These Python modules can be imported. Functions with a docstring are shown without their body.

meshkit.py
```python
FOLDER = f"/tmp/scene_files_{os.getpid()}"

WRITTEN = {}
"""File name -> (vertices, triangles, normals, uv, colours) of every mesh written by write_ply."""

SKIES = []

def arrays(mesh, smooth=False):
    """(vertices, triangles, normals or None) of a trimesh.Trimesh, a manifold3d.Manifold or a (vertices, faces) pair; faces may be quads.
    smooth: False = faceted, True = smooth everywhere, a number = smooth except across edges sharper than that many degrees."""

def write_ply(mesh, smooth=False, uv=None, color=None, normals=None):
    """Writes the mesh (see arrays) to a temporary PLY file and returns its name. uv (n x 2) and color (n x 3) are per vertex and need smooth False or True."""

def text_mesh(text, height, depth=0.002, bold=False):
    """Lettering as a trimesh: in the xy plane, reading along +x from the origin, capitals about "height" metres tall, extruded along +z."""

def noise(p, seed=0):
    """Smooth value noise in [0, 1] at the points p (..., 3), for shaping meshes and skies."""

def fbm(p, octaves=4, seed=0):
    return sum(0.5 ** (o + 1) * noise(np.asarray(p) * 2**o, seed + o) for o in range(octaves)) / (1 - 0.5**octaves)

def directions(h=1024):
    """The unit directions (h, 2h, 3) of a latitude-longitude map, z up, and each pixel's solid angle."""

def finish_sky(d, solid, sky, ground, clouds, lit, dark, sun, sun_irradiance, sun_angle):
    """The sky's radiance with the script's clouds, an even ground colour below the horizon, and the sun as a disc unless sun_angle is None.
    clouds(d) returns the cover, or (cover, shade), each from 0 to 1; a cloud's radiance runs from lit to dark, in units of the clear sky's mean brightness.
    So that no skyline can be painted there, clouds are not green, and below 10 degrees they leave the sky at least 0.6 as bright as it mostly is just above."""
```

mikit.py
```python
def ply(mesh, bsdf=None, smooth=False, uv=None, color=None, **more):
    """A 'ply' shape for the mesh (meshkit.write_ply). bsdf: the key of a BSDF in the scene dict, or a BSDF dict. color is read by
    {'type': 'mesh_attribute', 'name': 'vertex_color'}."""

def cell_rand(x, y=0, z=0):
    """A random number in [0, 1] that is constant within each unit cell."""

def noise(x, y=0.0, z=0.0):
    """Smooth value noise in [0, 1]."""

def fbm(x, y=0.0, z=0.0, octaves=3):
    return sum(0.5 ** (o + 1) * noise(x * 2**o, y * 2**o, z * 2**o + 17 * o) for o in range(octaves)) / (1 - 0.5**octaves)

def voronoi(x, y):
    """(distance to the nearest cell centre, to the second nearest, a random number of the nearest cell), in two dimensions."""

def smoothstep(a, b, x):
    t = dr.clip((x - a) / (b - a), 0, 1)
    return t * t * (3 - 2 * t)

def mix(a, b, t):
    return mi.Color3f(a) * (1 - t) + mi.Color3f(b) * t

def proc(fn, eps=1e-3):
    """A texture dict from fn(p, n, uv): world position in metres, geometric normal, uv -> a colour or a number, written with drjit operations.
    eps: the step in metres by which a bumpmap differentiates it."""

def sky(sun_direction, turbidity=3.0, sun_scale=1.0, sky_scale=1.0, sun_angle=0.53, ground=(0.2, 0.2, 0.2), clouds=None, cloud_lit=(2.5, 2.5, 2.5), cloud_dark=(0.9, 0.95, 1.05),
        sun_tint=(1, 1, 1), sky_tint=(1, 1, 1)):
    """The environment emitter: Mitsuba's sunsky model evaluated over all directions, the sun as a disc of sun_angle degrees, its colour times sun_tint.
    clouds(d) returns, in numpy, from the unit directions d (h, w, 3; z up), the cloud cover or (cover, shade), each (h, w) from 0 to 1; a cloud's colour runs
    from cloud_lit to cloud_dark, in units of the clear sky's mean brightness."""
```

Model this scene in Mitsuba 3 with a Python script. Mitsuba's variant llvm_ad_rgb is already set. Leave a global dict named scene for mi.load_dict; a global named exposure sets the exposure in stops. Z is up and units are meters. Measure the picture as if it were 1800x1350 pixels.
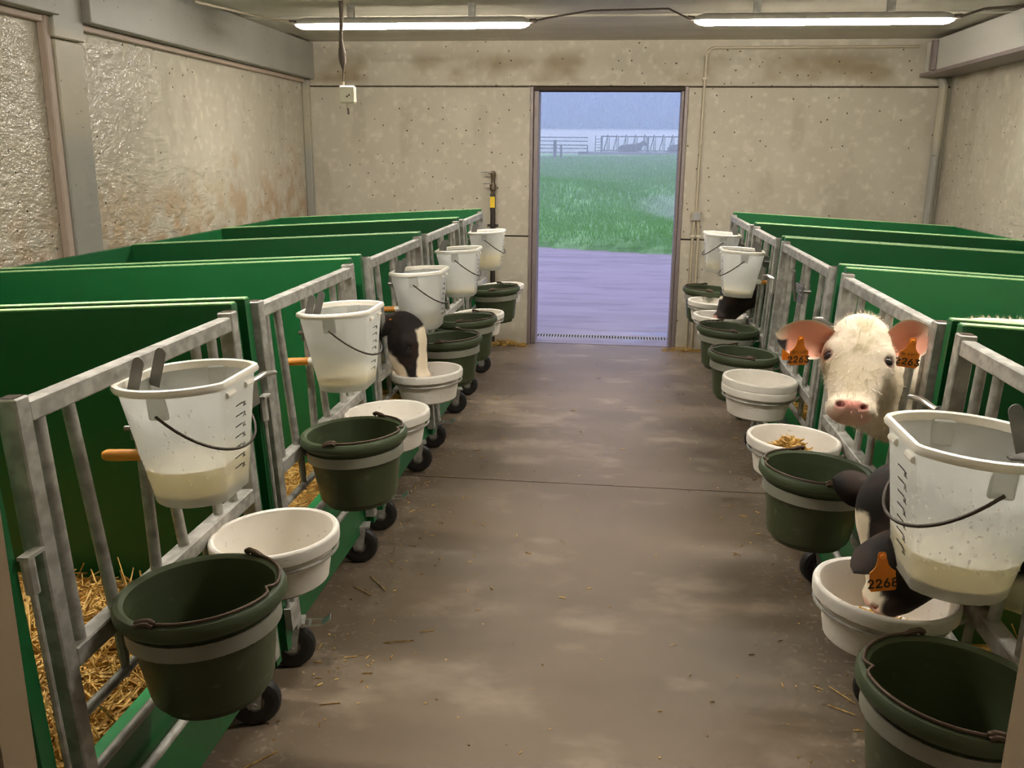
import math
import numpy as np
import drjit as dr
import mitsuba as mi
import mikit
from meshkit import text_mesh, fbm as nfbm, noise as nnoise
from mikit import proc, noise, fbm, voronoi, cell_rand, smoothstep, mix
T = mi.ScalarTransform4f
PI = math.pi
scene, labels = {}, {}


def S(r, g, b):
    return [((c / 255 + 0.055) / 1.055) ** 2.4 if c > 10 else c / 255 / 12.92 for c in (r, g, b)]


# ------------------------------------------------------------------ camera, sky, exposure
exposure = 2.82
CAM = np.array([0, 0, 1.6])
F_PX, YAW, PITCH, ROLL = 1557.2, 0.11515, 0.25314, 0.009878
_fw = np.array([-math.sin(YAW) * math.cos(PITCH), math.cos(YAW) * math.cos(PITCH), -math.sin(PITCH)])
_rt = np.array([math.cos(YAW), math.sin(YAW), 0])
_up = np.cross(_rt, _fw)
_r2 = math.cos(ROLL) * _rt + math.sin(ROLL) * _up
_u2 = np.cross(_r2, _fw)
scene['camera'] = {'type': 'perspective', 'fov': math.degrees(2 * math.atan(900 / F_PX)), 'fov_axis': 'x', 'near_clip': 0.05, 'far_clip': 1000.0,
                   'to_world': T().look_at(origin=CAM.tolist(), target=(CAM + _fw).tolist(), up=_u2.tolist())}
scene['sky'] = mikit.sky((0.3, 0.9, 0.25), turbidity=4.0, sun_scale=0.0, sky_scale=2.7, ground=(0.12, 0.14, 0.12),
                         clouds=lambda d: np.ones(d.shape[:2]), cloud_lit=(1.0, 0.98, 1.5), cloud_dark=(0.9, 0.95, 1.2))
LAMP_POWER = [16.4, 15.3, 13.4]
# lamps of the room: x0, x1, y, z (the first two are in the picture, the other two hang over the nearer half of the aisle)
LAMPS = [(-2.02, -0.57, 5.66, 2.365), (0.40, 1.84, 5.60, 2.365), (-2.02, -0.57, 2.32, 2.365), (0.40, 1.84, 2.32, 2.365)]


# ------------------------------------------------------------------ mesh helpers: a mesh is (vertices, triangles)
def cat(*ms):
    vs, fs, n = [], [], 0
    for v, f in ms:
        vs.append(np.asarray(v, float)); fs.append(np.asarray(f, int) + n); n += len(v)
    return np.vstack(vs), np.vstack(fs)


def tris(quads):
    q = np.asarray(quads, int)
    return np.vstack([q[:, [0, 1, 2]], q[:, [0, 2, 3]]])


def box(x0, x1, y0, y1, z0, z1, ch=0.0):
    if ch <= 0:
        v = np.array([[x, y, z] for x in (x0, x1) for y in (y0, y1) for z in (z0, z1)], float)
        return v, tris([[0, 1, 3, 2], [4, 6, 7, 5], [0, 4, 5, 1], [2, 3, 7, 6], [0, 2, 6, 4], [1, 5, 7, 3]])
    c = [(a + b) / 2 for a, b in ((x0, x1), (y0, y1), (z0, z1))]
    h = [abs(b - a) / 2 for a, b in ((x0, x1), (y0, y1), (z0, z1))]
    pts = []
    for sx in (-1, 1):
        for sy in (-1, 1):
            for sz in (-1, 1):
                for k in range(3):
                    o = [h[0] - ch, h[1] - ch, h[2] - ch]; o[k] = h[k]
                    pts.append([c[0] + sx * o[0], c[1] + sy * o[1], c[2] + sz * o[2]])
    return hull(np.array(pts))


def hull(pts):
    from scipy.spatial import ConvexHull
    hl = ConvexHull(pts)
    f = hl.simplices.copy()
    n = np.cross(pts[f[:, 1]] - pts[f[:, 0]], pts[f[:, 2]] - pts[f[:, 0]])
    flip = (n * hl.equations[:, :3]).sum(1) < 0
    f[flip] = f[flip][:, ::-1]
    return pts, f


def frame_of(d):
    d = d / (np.linalg.norm(d) + 1e-12)
    a = np.cross(d, [0, 0, 1.0] if abs(d[2]) < 0.95 else [0, 1.0, 0])
    a /= np.linalg.norm(a)
    return d, a, np.cross(a, d)


def sweep(path, r, n=10, closed=False, caps=True):
    """a round bar along a polyline"""
    p = np.asarray(path, float); m = len(p)
    r = np.broadcast_to(r, (m,))
    t = np.roll(p, -1, 0) - np.roll(p, 1, 0) if closed else np.gradient(p, axis=0)
    t /= np.linalg.norm(t, axis=1, keepdims=True) + 1e-12
    _, a, b = frame_of(t[0])
    rings, ang = [], np.arange(n) * 2 * PI / n
    for i in range(m):
        a = a - t[i] * (a @ t[i]); a /= np.linalg.norm(a); b = np.cross(t[i], a)
        rings.append(p[i] + r[i] * (np.cos(ang)[:, None] * a + np.sin(ang)[:, None] * b))
    v = np.vstack(rings); q = []
    for i in range(m if closed else m - 1):
        for j in range(n):
            k, l = i * n, ((i + 1) % m) * n
            q.append([k + j, k + (j + 1) % n, l + (j + 1) % n, l + j])
    f = tris(q)
    if caps and not closed:
        v = np.vstack([v, p[:1], p[-1:]]); c0, c1 = len(v) - 2, len(v) - 1
        f = np.vstack([f] + [[[c0, (j + 1) % n, j], [c1, (m - 1) * n + j, (m - 1) * n + (j + 1) % n]] for j in range(n)])
    return v, f


def tube(p0, p1, r, n=10):
    return sweep([p0, p1], r, n)


def arc(c, r, a0, a1, n, ax=(1, 0, 0), ay=(0, 1, 0)):
    a = np.linspace(a0, a1, n)
    return np.asarray(c, float) + r * (np.cos(a)[:, None] * np.asarray(ax, float) + np.sin(a)[:, None] * np.asarray(ay, float))


def lathe(prof, n=40, c=(0, 0, 0), shape=None):
    """revolve (radius, height) pairs about z; shape(angle, radius, height) may move a ring's points"""
    ang = np.arange(n) * 2 * PI / n
    rings = []
    for r, z in prof:
        x, y = r * np.cos(ang), r * np.sin(ang)
        if shape:
            x, y = shape(x, y, r, z)
        rings.append(np.stack([x, y, np.full(n, z)], 1))
    v = np.vstack(rings) + np.asarray(c, float)
    q = [[i * n + j, i * n + (j + 1) % n, (i + 1) * n + (j + 1) % n, (i + 1) * n + j] for i in range(len(prof) - 1) for j in range(n)]
    return v, tris(q)


def xf(m, M):
    v, f = m
    M = np.asarray(M, float)
    v = np.asarray(v) @ M[:3, :3].T + M[:3, 3]
    return v, (np.asarray(f)[:, ::-1] if np.linalg.det(M[:3, :3]) < 0 else f)


def mat(ex, ey, ez, o):
    M = np.eye(4); M[:3, 0], M[:3, 1], M[:3, 2], M[:3, 3] = ex, ey, ez, o
    return M


def rotz(a, o=(0, 0, 0)):
    return mat([math.cos(a), math.sin(a), 0], [-math.sin(a), math.cos(a), 0], [0, 0, 1], o)


def grid(nu, nv, fn):
    u, v = np.meshgrid(np.linspace(0, 1, nu), np.linspace(0, 1, nv), indexing='ij')
    P = np.stack(fn(u, v), -1).reshape(-1, 3)
    i, j = np.meshgrid(np.arange(nu - 1), np.arange(nv - 1), indexing='ij')
    q = np.stack([i * nv + j, (i + 1) * nv + j, (i + 1) * nv + j + 1, i * nv + j + 1], -1).reshape(-1, 4)
    return P, tris(q)


def text(s, h, ex, ey, o, bold=False, depth=0.0008):
    """flat lettering reading along ex, its capitals along ey, centred on o"""
    t = text_mesh(s, h, depth, bold)
    v = np.array(t.vertices); v[:, 0] -= (v[:, 0].min() + v[:, 0].max()) / 2; v[:, 1] -= h / 2
    ex, ey = np.asarray(ex, float), np.asarray(ey, float)
    return xf((v, np.array(t.faces)), mat(ex, ey, np.cross(ex, ey), o))


_used = {}


def ply(mesh, m, **kw):
    return mikit.ply(mesh, 'bsdf_' + m if m else None, **kw)


def thing(name, label=None, cat_=None, group=None, kind=None):
    i = _used.get(name, 0); _used[name] = i + 1
    key = name if i == 0 else f'{name}_{i:03d}'
    d = {}
    if label: d['label'] = label
    if cat_: d['category'] = cat_
    if group: d['group'] = group
    if kind: d['kind'] = kind
    if d: labels[key] = d
    return key


def part(parent, name, mesh, m, smooth=False, label=None, kind=None, **kw):
    key = thing(f'{parent}__{name}' if parent else name)
    scene[key] = ply(mesh, m, smooth=smooth, **kw)
    if label or kind:
        labels[key] = {**({'label': label} if label else {}), **({'kind': kind} if kind else {})}
    return key


def whole(name, mesh, m, label, cat_=None, group=None, kind=None, smooth=False, **kw):
    key = thing(name, label, cat_, group, kind)
    scene[key] = ply(mesh, m, smooth=smooth, **kw)
    return key


# ------------------------------------------------------------------ materials
def two(d):
    return {'type': 'twosided', 'bsdf': d}


def pr(color, rough=0.5, metal=0.0, spec=0.5, **kw):
    c = color if isinstance(color, dict) else {'type': 'rgb', 'value': list(color)}
    return two({'type': 'principled', 'base_color': c, 'roughness': rough, 'metallic': metal, 'specular': spec, **kw})


def bump(inner, fn, scale, eps=1e-3):
    return two({'type': 'bumpmap', 'arbitrary': proc(fn, eps), 'scale': scale, 'bsdf': inner['bsdf']})


def wall_uv(p, n):
    side = dr.abs(n.x) > 0.5
    return dr.select(side, p.y, p.x), p.z


def f_wall(p, n, uv):
    u, z = wall_uv(p, n)
    side = dr.select(n.x > 0.5, 1.0, 0.0)
    c = mix(S(186, 178, 162), S(170, 161, 144), fbm(u * 3.1, z * 3.1, p.x * 0.7, 4))
    c = mix(c, mi.Color3f(S(205, 197, 180)), smoothstep(0.5, 0.8, fbm(u * 24, z * 24, 3.3, 3)) * 0.45)
    # brown splashes low on the long walls, mould streaks under the joints
    st = smoothstep(1.62, 1.12, z + (fbm(u * 2.5, z * 2.5, 9.0, 4) - 0.5) * 0.8) * smoothstep(0.25, 0.75, fbm(u * 11, z * 11, 5.0, 4))
    c = mix(c, mi.Color3f(S(160, 128, 92)), st * 0.7 * side)
    stk = smoothstep(0.6, 0.8, fbm(u * 5, z * 2.2, 21.0, 4)) * smoothstep(2.2, 1.9, z) * 0.2
    c = mix(c, mi.Color3f(S(120, 106, 84)), stk)
    head = smoothstep(2.14, 2.2, z) * smoothstep(2.48, 2.3, z) * smoothstep(0.45, 0.75, fbm(u * 2.2, z * 3, 40.0, 4)) * (1 - side)
    c = mix(c, mi.Color3f(S(128, 110, 78)), head * 0.75)
    # fly specks
    den = smoothstep(0.42, 0.62, noise(u * 1.1, z * 1.3, 7.0))
    d, _, k = voronoi(u * 11 + 0.6 * noise(u * 3, z * 3), z * 11)
    sp = dr.select((k < 0.06 + 0.30 * den) & (d < 0.050 + 0.028 * cell_rand(k * 900, 3)), 1.0, 0.0)
    return mix(c, mi.Color3f(S(58, 46, 34)), sp * 0.85)


def b_wall(p, n, uv):
    u, z = wall_uv(p, n)
    return fbm(u * 22, z * 34, p.x * 3, 4) * 0.6 + fbm(u * 70, z * 110, 2.0, 2) * 0.3


def f_floor(p, n, uv):
    c = mix(S(106, 92, 76), S(126, 111, 94), fbm(p.x * 1.6, p.y * 2.2, 1.0, 4))
    c = mix(c, mi.Color3f(S(92, 80, 66)), smoothstep(0.5, 0.8, fbm(p.x * 1.1 + 4, p.y * 2.4, 8.0, 4)) * 0.4)
    c = mix(c, mi.Color3f(S(176, 160, 142)), smoothstep(0.56, 0.85, fbm(p.x * 4, p.y * 6, 12.0, 5)) * 0.28)
    edge = smoothstep(0.55, 0.95, dr.abs(p.x + 0.09))
    c = mix(c, mi.Color3f(S(84, 72, 58)), edge * smoothstep(0.4, 0.7, fbm(p.x * 4, p.y * 4, 30.0, 3)) * 0.6)
    pale = edge * smoothstep(0.6, 0.85, fbm(p.x * 60, p.y * 60, 3.0, 3))
    c = mix(c, mi.Color3f(S(176, 164, 144)), pale * 0.35)
    return c


def b_floor(p, n, uv):
    return fbm(p.x * 22, p.y * 22, 4.0, 4) * 0.7 + fbm(p.x * 110, p.y * 110, 4.0, 2) * 0.3


def f_zinc(p, n, uv):
    k = fbm(p.x * 38, p.y * 38, p.z * 38, 3)
    c = mix(S(146, 144, 138), S(174, 172, 166), smoothstep(0.3, 0.7, k))
    return mix(c, mi.Color3f(S(124, 116, 102)), smoothstep(0.6, 0.78, fbm(p.x * 9, p.y * 9, p.z * 9, 3)) * 0.5)


def f_steel(p, n, uv):
    c = mix(S(150, 146, 136), S(132, 130, 124), fbm(p.x * 4, p.y * 4, p.z * 1.2, 3))
    c = mix(c, mi.Color3f(S(166, 156, 134)), smoothstep(1.55, 1.8, p.z) * smoothstep(2.2, 2.1, p.z) * 0.8)
    d, _, k = voronoi((p.x + p.y) * 15, p.z * 15)
    return mix(c, mi.Color3f(S(60, 50, 40)), dr.select((k < 0.16) & (d < 0.05), 0.8, 0.0))


def f_ceil(p, n, uv):
    c = mix(S(172, 166, 152), S(150, 142, 126), fbm(p.x * 1.5, p.y * 5, 2.0, 4))
    d, _, k = voronoi(p.x * 16, p.y * 16)
    return mix(c, mi.Color3f(S(70, 60, 48)), dr.select((k < 0.14) & (d < 0.05), 0.7, 0.0))


def f_green(p, n, uv):
    c = mix(S(14, 84, 42), S(20, 92, 48), fbm(p.x * 2.5, p.y * 2.5, p.z * 2.5, 3))
    return mix(c, mi.Color3f(S(32, 76, 40)), smoothstep(0.55, 0.8, fbm(p.x * 7, p.y * 7, p.z * 3, 3)) * 0.4)


def f_tub(p, n, uv):
    c = mix(S(54, 64, 42), S(64, 74, 50), fbm(p.x * 9, p.y * 9, p.z * 9, 3))
    return mix(c, mi.Color3f(S(112, 116, 92)), smoothstep(0.66, 0.82, fbm(p.x * 30, p.y * 30, p.z * 30, 3)) * 0.22)


def f_bowl(p, n, uv):
    c = mix(S(222, 218, 210), S(208, 202, 192), fbm(p.x * 14, p.y * 14, p.z * 14, 3))
    d = smoothstep(0.74, 0.82, fbm(p.x * 70, p.y * 70, p.z * 70, 2))
    return mix(c, mi.Color3f(S(140, 120, 94)), d * 0.25)


def f_straw(p, n, uv):
    k = fbm(p.x * 60, p.y * 60, p.z * 40, 2)
    return mix(S(150, 112, 52), S(214, 178, 104), smoothstep(0.25, 0.75, k))


def f_yard(p, n, uv):
    c = mix(S(128, 120, 126), S(146, 138, 146), fbm(p.x * 0.9, p.y * 3.2, 1.0, 4))
    return mix(c, mi.Color3f(S(112, 104, 112)), smoothstep(0.5, 0.7, fbm(p.x * 1.7, p.y * 7, 5.0, 4)) * 0.5)


def f_wet(p, n, uv):
    wet = smoothstep(0.5, 0.6, fbm(p.x * 2.2 + 3, p.y * 5.0, 2.0, 4)) * smoothstep(-0.35, 0.5, p.x) * smoothstep(8.9, 8.3, p.y)
    return 0.55 - 0.5 * wet


def f_grass(p, n, uv):
    c = mix(S(84, 130, 72), S(118, 162, 100), fbm(p.x * 0.8, p.y * 0.8, 1.0, 4))
    return mix(c, mi.Color3f(S(140, 184, 122)), smoothstep(0.5, 0.75, fbm(p.x * 3, p.y * 1.2, 6.0, 3)) * 0.6)


def rgb(*c):
    return {'type': 'rgb', 'value': list(S(*c))}


M = {
    'wall_concrete': bump(pr(proc(f_wall), 0.22, 0, 0.6), b_wall, 0.020),
    'back_concrete': bump(pr(proc(f_wall), 0.75, 0, 0.3), b_wall, 0.003),
    'floor_concrete': bump(pr(proc(f_floor), 0.5, 0, 0.4), b_floor, 0.0025),
    'zinc': pr(proc(f_zinc), 0.5, 0.35, 0.5),
    'grey_steel': pr(proc(f_steel), 0.5, 0.0, 0.4),
    'ceiling_sheet': pr(proc(f_ceil), 0.42, 0.0, 0.4),
    'green_board': pr(proc(f_green), 0.42, 0, 0.5),
    'green_edge': pr(S(150, 188, 134), 0.5),
    'green_ledge': pr(S(52, 138, 82), 0.4),
    'tub_plastic': pr(proc(f_tub), 0.42, 0, 0.5),
    'bowl_plastic': pr(proc(f_bowl), 0.4, 0, 0.5),
    'straw': pr(proc(f_straw), 0.6, 0, 0.3),
    'yard_concrete': pr(proc(f_yard), 0.5),
    'grass_ground': pr(proc(f_grass), 0.9, 0, 0.1),
    'beam_paint': pr(S(184, 180, 172), 0.6),
    'joint_dark': pr(S(62, 52, 42), 0.9),
    'joint_strip': pr(S(160, 142, 128), 0.6),
    'milk_plastic': {'type': 'principledthin', 'base_color': rgb(226, 227, 224), 'roughness': 0.3, 'spec_trans': 0.36, 'diff_trans': 1.05, 'eta': 1.45},
    'milk_rim': pr(S(236, 232, 220), 0.35),
    'milk': {'type': 'principledthin', 'base_color': rgb(253, 245, 220), 'roughness': 0.3, 'diff_trans': 1.25, 'spec_trans': 0.0},
    'milk_drop': {'type': 'principledthin', 'base_color': rgb(254, 253, 250), 'roughness': 0.3, 'diff_trans': 1.3},
    'tub_rim': pr(S(64, 74, 52), 0.5, 0, 0.4),
    'rubber_orange': pr(S(214, 142, 52), 0.45),
    'black_mark': pr(S(52, 48, 46), 0.6),
    'wire': pr(S(74, 66, 60), 0.4, 0.6),
    'rust_wire': pr(S(84, 68, 56), 0.5, 0.5),
    'hook_metal': pr(S(120, 118, 114), 0.4, 0.6),
    'chrome': pr(S(196, 194, 190), 0.22, 0.9),
    'tyre': pr(S(30, 29, 28), 0.5),
    'ring_band': pr(S(142, 142, 130), 0.5, 0.2),
    'frame_steel': pr(S(132, 120, 118), 0.5, 0.3),
    'frame_brown': pr(S(152, 132, 106), 0.7),
    'pipe_black': pr(S(44, 38, 34), 0.5),
    'brass': pr(S(92, 78, 62), 0.4, 0.5),
    'yellow': pr(S(222, 186, 42), 0.5),
    'pvc_grey': pr(S(176, 164, 142), 0.45),
    'box_grey': pr(S(150, 150, 146), 0.5),
    'box_cream': pr(S(206, 200, 178), 0.5),
    'dusty': pr(S(88, 78, 70), 0.95),
    'lamp_housing': pr(S(170, 166, 158), 0.5),
    'calf_coat': pr({'type': 'mesh_attribute', 'name': 'vertex_color'}, 0.75, 0, 0.25, sheen=0.4),
    'calf_eye': pr(S(22, 18, 20), 0.08, 0, 0.6),
    'eye_lid': pr(S(214, 170, 150), 0.6),
    'tag_orange': pr(S(226, 132, 34), 0.4),
    'tag_print': pr(S(52, 26, 14), 0.6),
    'white_hair': pr(S(236, 222, 200), 0.7, 0, 0.3),
    'black_hair': pr(S(34, 30, 29), 0.6, 0, 0.4),
    'far_timber': pr(S(60, 66, 76), 0.8),
    'far_concrete': pr(S(120, 116, 122), 0.9),
    'far_cow': pr(S(36, 38, 44), 0.9),
    'bark': pr(S(48, 42, 38), 0.9),
    'leaf_dark': {'type': 'principledthin', 'base_color': rgb(44, 74, 50), 'roughness': 0.7, 'diff_trans': 0.5},
    'grass_blade': {'type': 'principledthin', 'base_color': rgb(110, 168, 82), 'roughness': 0.7, 'diff_trans': 0.6},
}
for k, d in M.items():
    scene['bsdf_' + k] = d
scene['bsdf_yard_concrete'] = two({'type': 'principled', 'base_color': proc(f_yard), 'roughness': proc(f_wet), 'specular': 0.5})

# ------------------------------------------------------------------ the setting
XL, XR, YB, ZC = -2.66, 2.52, 7.56, 2.48
DX0, DX1, DZ = -0.69, 0.485, 2.11        # doorway in the back wall
JZ, JY = 2.14, 4.20                      # wall joint, floor joint


def struct(name, mesh=None, m=None, parts=(), label=None):
    key = thing(name, label or None, None, None, 'structure')
    if mesh is not None:
        scene[key] = ply(mesh, m)
    for nm, me, mm in parts:
        part(key, nm, me, mm)
    return key


struct('floor', parts=[('slab', box(-3.2, 3.2, JY + 0.004, 7.86, -0.2, 0), 'floor_concrete'), ('slab', box(-3.2, 3.2, -2.2, JY - 0.004, -0.2, 0), 'floor_concrete'),
                       ('joint', box(-3.2, 3.2, JY - 0.004, JY + 0.004, -0.1, -0.006), 'joint_dark')], label='brown grey concrete floor of the aisle with a cross joint')
g = 0.006
WT = 0.2
struct('wall_back', parts=[
    ('panel', box(-2.9, 2.9, YB, YB + WT, JZ + g, ZC + 0.1, 0.004), 'back_concrete'),
    ('panel', box(-2.9, DX0 - 0.05, YB, YB + WT, 0.93 + g, JZ - g, 0.004), 'back_concrete'),
    ('panel', box(-2.9, DX0 - 0.05, YB, YB + WT, -0.1, 0.93 - g, 0.004), 'back_concrete'),
    ('panel', box(DX1 + 0.04, 2.9, YB, YB + WT, 0.93 + g, JZ - g, 0.004), 'back_concrete'),
    ('panel', box(DX1 + 0.04, 2.9, YB, YB + WT, -0.1, 0.93 - g, 0.004), 'back_concrete'),
    ('joint', box(-2.9, DX0 - 0.04, YB + 0.012, YB + WT - 0.01, JZ - 0.02, JZ + 0.02), 'joint_dark'),
    ('joint', box(DX1 + 0.03, 2.9, YB + 0.012, YB + WT - 0.01, JZ - 0.02, JZ + 0.02), 'joint_dark'),
    ('joint', box(-2.9, DX0 - 0.06, YB + 0.012, YB + WT - 0.01, 0.91, 0.95), 'joint_dark'),
    ('joint', box(DX1 + 0.05, 2.9, YB + 0.012, YB + WT - 0.01, 0.91, 0.95), 'joint_dark')], label='concrete back wall with the doorway')
CY0, CY1 = 4.07, 4.30
struct('wall_left', parts=[('panel', box(XL - 0.2, XL, CY1 - 0.05, YB + 0.1, -0.1, 2.19), 'wall_concrete'), ('panel', box(XL - 0.2, XL, -2.2, CY0 + 0.05, -0.1, 2.19), 'wall_concrete'),
                           ('joint_strip', box(XL, XL + 0.035, CY1, YB - 0.06, 2.165, 2.195, 0.004), 'joint_strip'), ('joint_strip', box(XL, XL + 0.035, 1.0, CY0 - 0.04, 2.165, 2.195, 0.004), 'joint_strip')],
       label='rough concrete wall behind the left pens, splashed brown low down')
struct('wall_right', box(XR, XR + 0.2, -2.2, YB + 0.1, -0.1, ZC + 0.1), 'wall_concrete', label='concrete wall behind the right pens')
struct('trim_1', cat(box(XL - 0.1, XL + 0.05, CY0, CY1, 0, 2.10, 0.006), box(XL - 0.1, XL + 0.06, CY0 - 0.01, CY1 + 0.005, 2.105, ZC + 0.05, 0.006)), 'grey_steel', label='flat grey column on the left wall')
struct('trim_2', box(XL, XL + 0.04, CY0 - 0.05, CY0 - 0.004, 0, 2.2, 0.006), 'joint_strip', label='narrow strip beside the grey column')
struct('trim_3', box(XL - 0.1, XL + 0.10, CY1 + 0.006, YB - 0.002, 2.197, ZC, 0.004), 'grey_steel', label='grey beam along the top of the left wall')
struct('trim_4', box(XL - 0.1, XL + 0.10, -2.2, CY0 - 0.011, 2.197, ZC, 0.004), 'grey_steel', label='grey beam along the top of the left wall nearer the camera')
struct('trim_5', box(XL + 0.001, XL + 0.06, YB - 0.055, YB - 0.004, 0, 2.19, 0.006), 'grey_steel', label='corner strip between the left wall and the back wall')
struct('trim_6', parts=[('beam', box(2.30, XR, -1.0, YB - 0.03, 2.235, ZC - 0.02, 0.006), 'beam_paint'), ('flange', box(2.27, XR, -1.0, YB - 0.03, 2.21, 2.233), 'frame_steel'),
                        ('end_plate', box(2.265, 2.295, YB - 0.30, YB - 0.24, 2.24, ZC - 0.03), 'frame_steel')] +
       [('bolt', tube((2.30, YB - 0.2 - 0.0 * i, 2.28 + 0.07 * i), (2.285, YB - 0.2, 2.28 + 0.07 * i), 0.012, 6), 'chrome') for i in range(3)], label='grey steel beam along the top of the right wall')
struct('trim_7', sweep([(2.455, YB - 0.04, 0), (2.455, YB - 0.04, 2.14), (2.44, YB - 0.03, 2.2)], 0.035, 12), 'grey_steel', label='round grey column in the corner by the right pens')
# ceiling: sheets across the room with a step at each seam
ys = [-2.2, -1.0, 0.2, 1.4, 2.6, 3.8, 4.7, 5.62, 6.22, 6.95, YB + 0.1]
struct('ceiling', parts=[('panel', box(-2.9, 2.9, a + 0.006, b - 0.006, ZC + (0.012 if i % 2 else 0.0), ZC + 0.08, 0.004), 'ceiling_sheet') for i, (a, b) in enumerate(zip(ys, ys[1:]))] +
       [('seam', box(-2.9, 2.9, b - 0.01, b + 0.01, ZC + 0.02, ZC + 0.07), 'joint_dark') for b in ys[1:-1]], label='grey sheet ceiling with cross seams')
# doorway frame
struct('door_1', parts=[
    ('jamb', cat(box(DX0 - 0.055, DX0 - 0.03, YB - 0.015, YB + WT, 0, DZ + 0.03, 0.003), box(DX0 - 0.028, DX0 + 0.012, YB + 0.02, YB + WT + 0.03, 0, DZ + 0.0, 0.003)), 'frame_steel'),
    ('jamb', cat(box(DX1 + 0.012, DX1 + 0.04, YB - 0.015, YB + WT, 0, DZ + 0.03, 0.003), box(DX1 - 0.012, DX1 + 0.011, YB + 0.02, YB + WT, 0, DZ + 0.0, 0.003)), 'frame_steel'),
    ('head', box(DX0 - 0.055, DX1 + 0.04, YB - 0.012, YB + WT, DZ, DZ + 0.028, 0.003), 'joint_dark'),
    ('sill', box(DX0 - 0.02, DX1 + 0.02, YB + 0.06, 7.88, -0.05, 0.004), 'yard_concrete')], label='open doorway to the yard with a steel frame')
# the room's near end: the doorway that the picture is taken from, and the passage behind it
struct('wall_front', parts=[('panel', box(-2.9, -0.835, 0.9, 1.0, -0.1, ZC), 'back_concrete'), ('panel', box(0.55, 2.9, 0.9, 1.0, -0.1, ZC), 'back_concrete'),
                            ('panel', box(-0.835, 0.55, 0.9, 1.0, 2.3, ZC), 'back_concrete')], label='near wall of the calf room')
struct('door_2', parts=[('jamb', box(-0.845, -0.792, 0.935, 1.005, 0, 2.3, 0.004), 'frame_brown'), ('jamb', box(0.494, 0.56, 0.935, 1.005, 0, 2.3, 0.004), 'frame_brown'),
                        ('head', box(-0.845, 0.56, 0.935, 1.005, 2.25, 2.305), 'frame_brown')], label='brown frame of the near doorway')
struct('wall_passage', parts=[('panel', box(-2.9, 2.9, -2.3, -2.2, -0.1, ZC + 0.1), 'back_concrete')], label='wall behind the camera')


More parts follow.
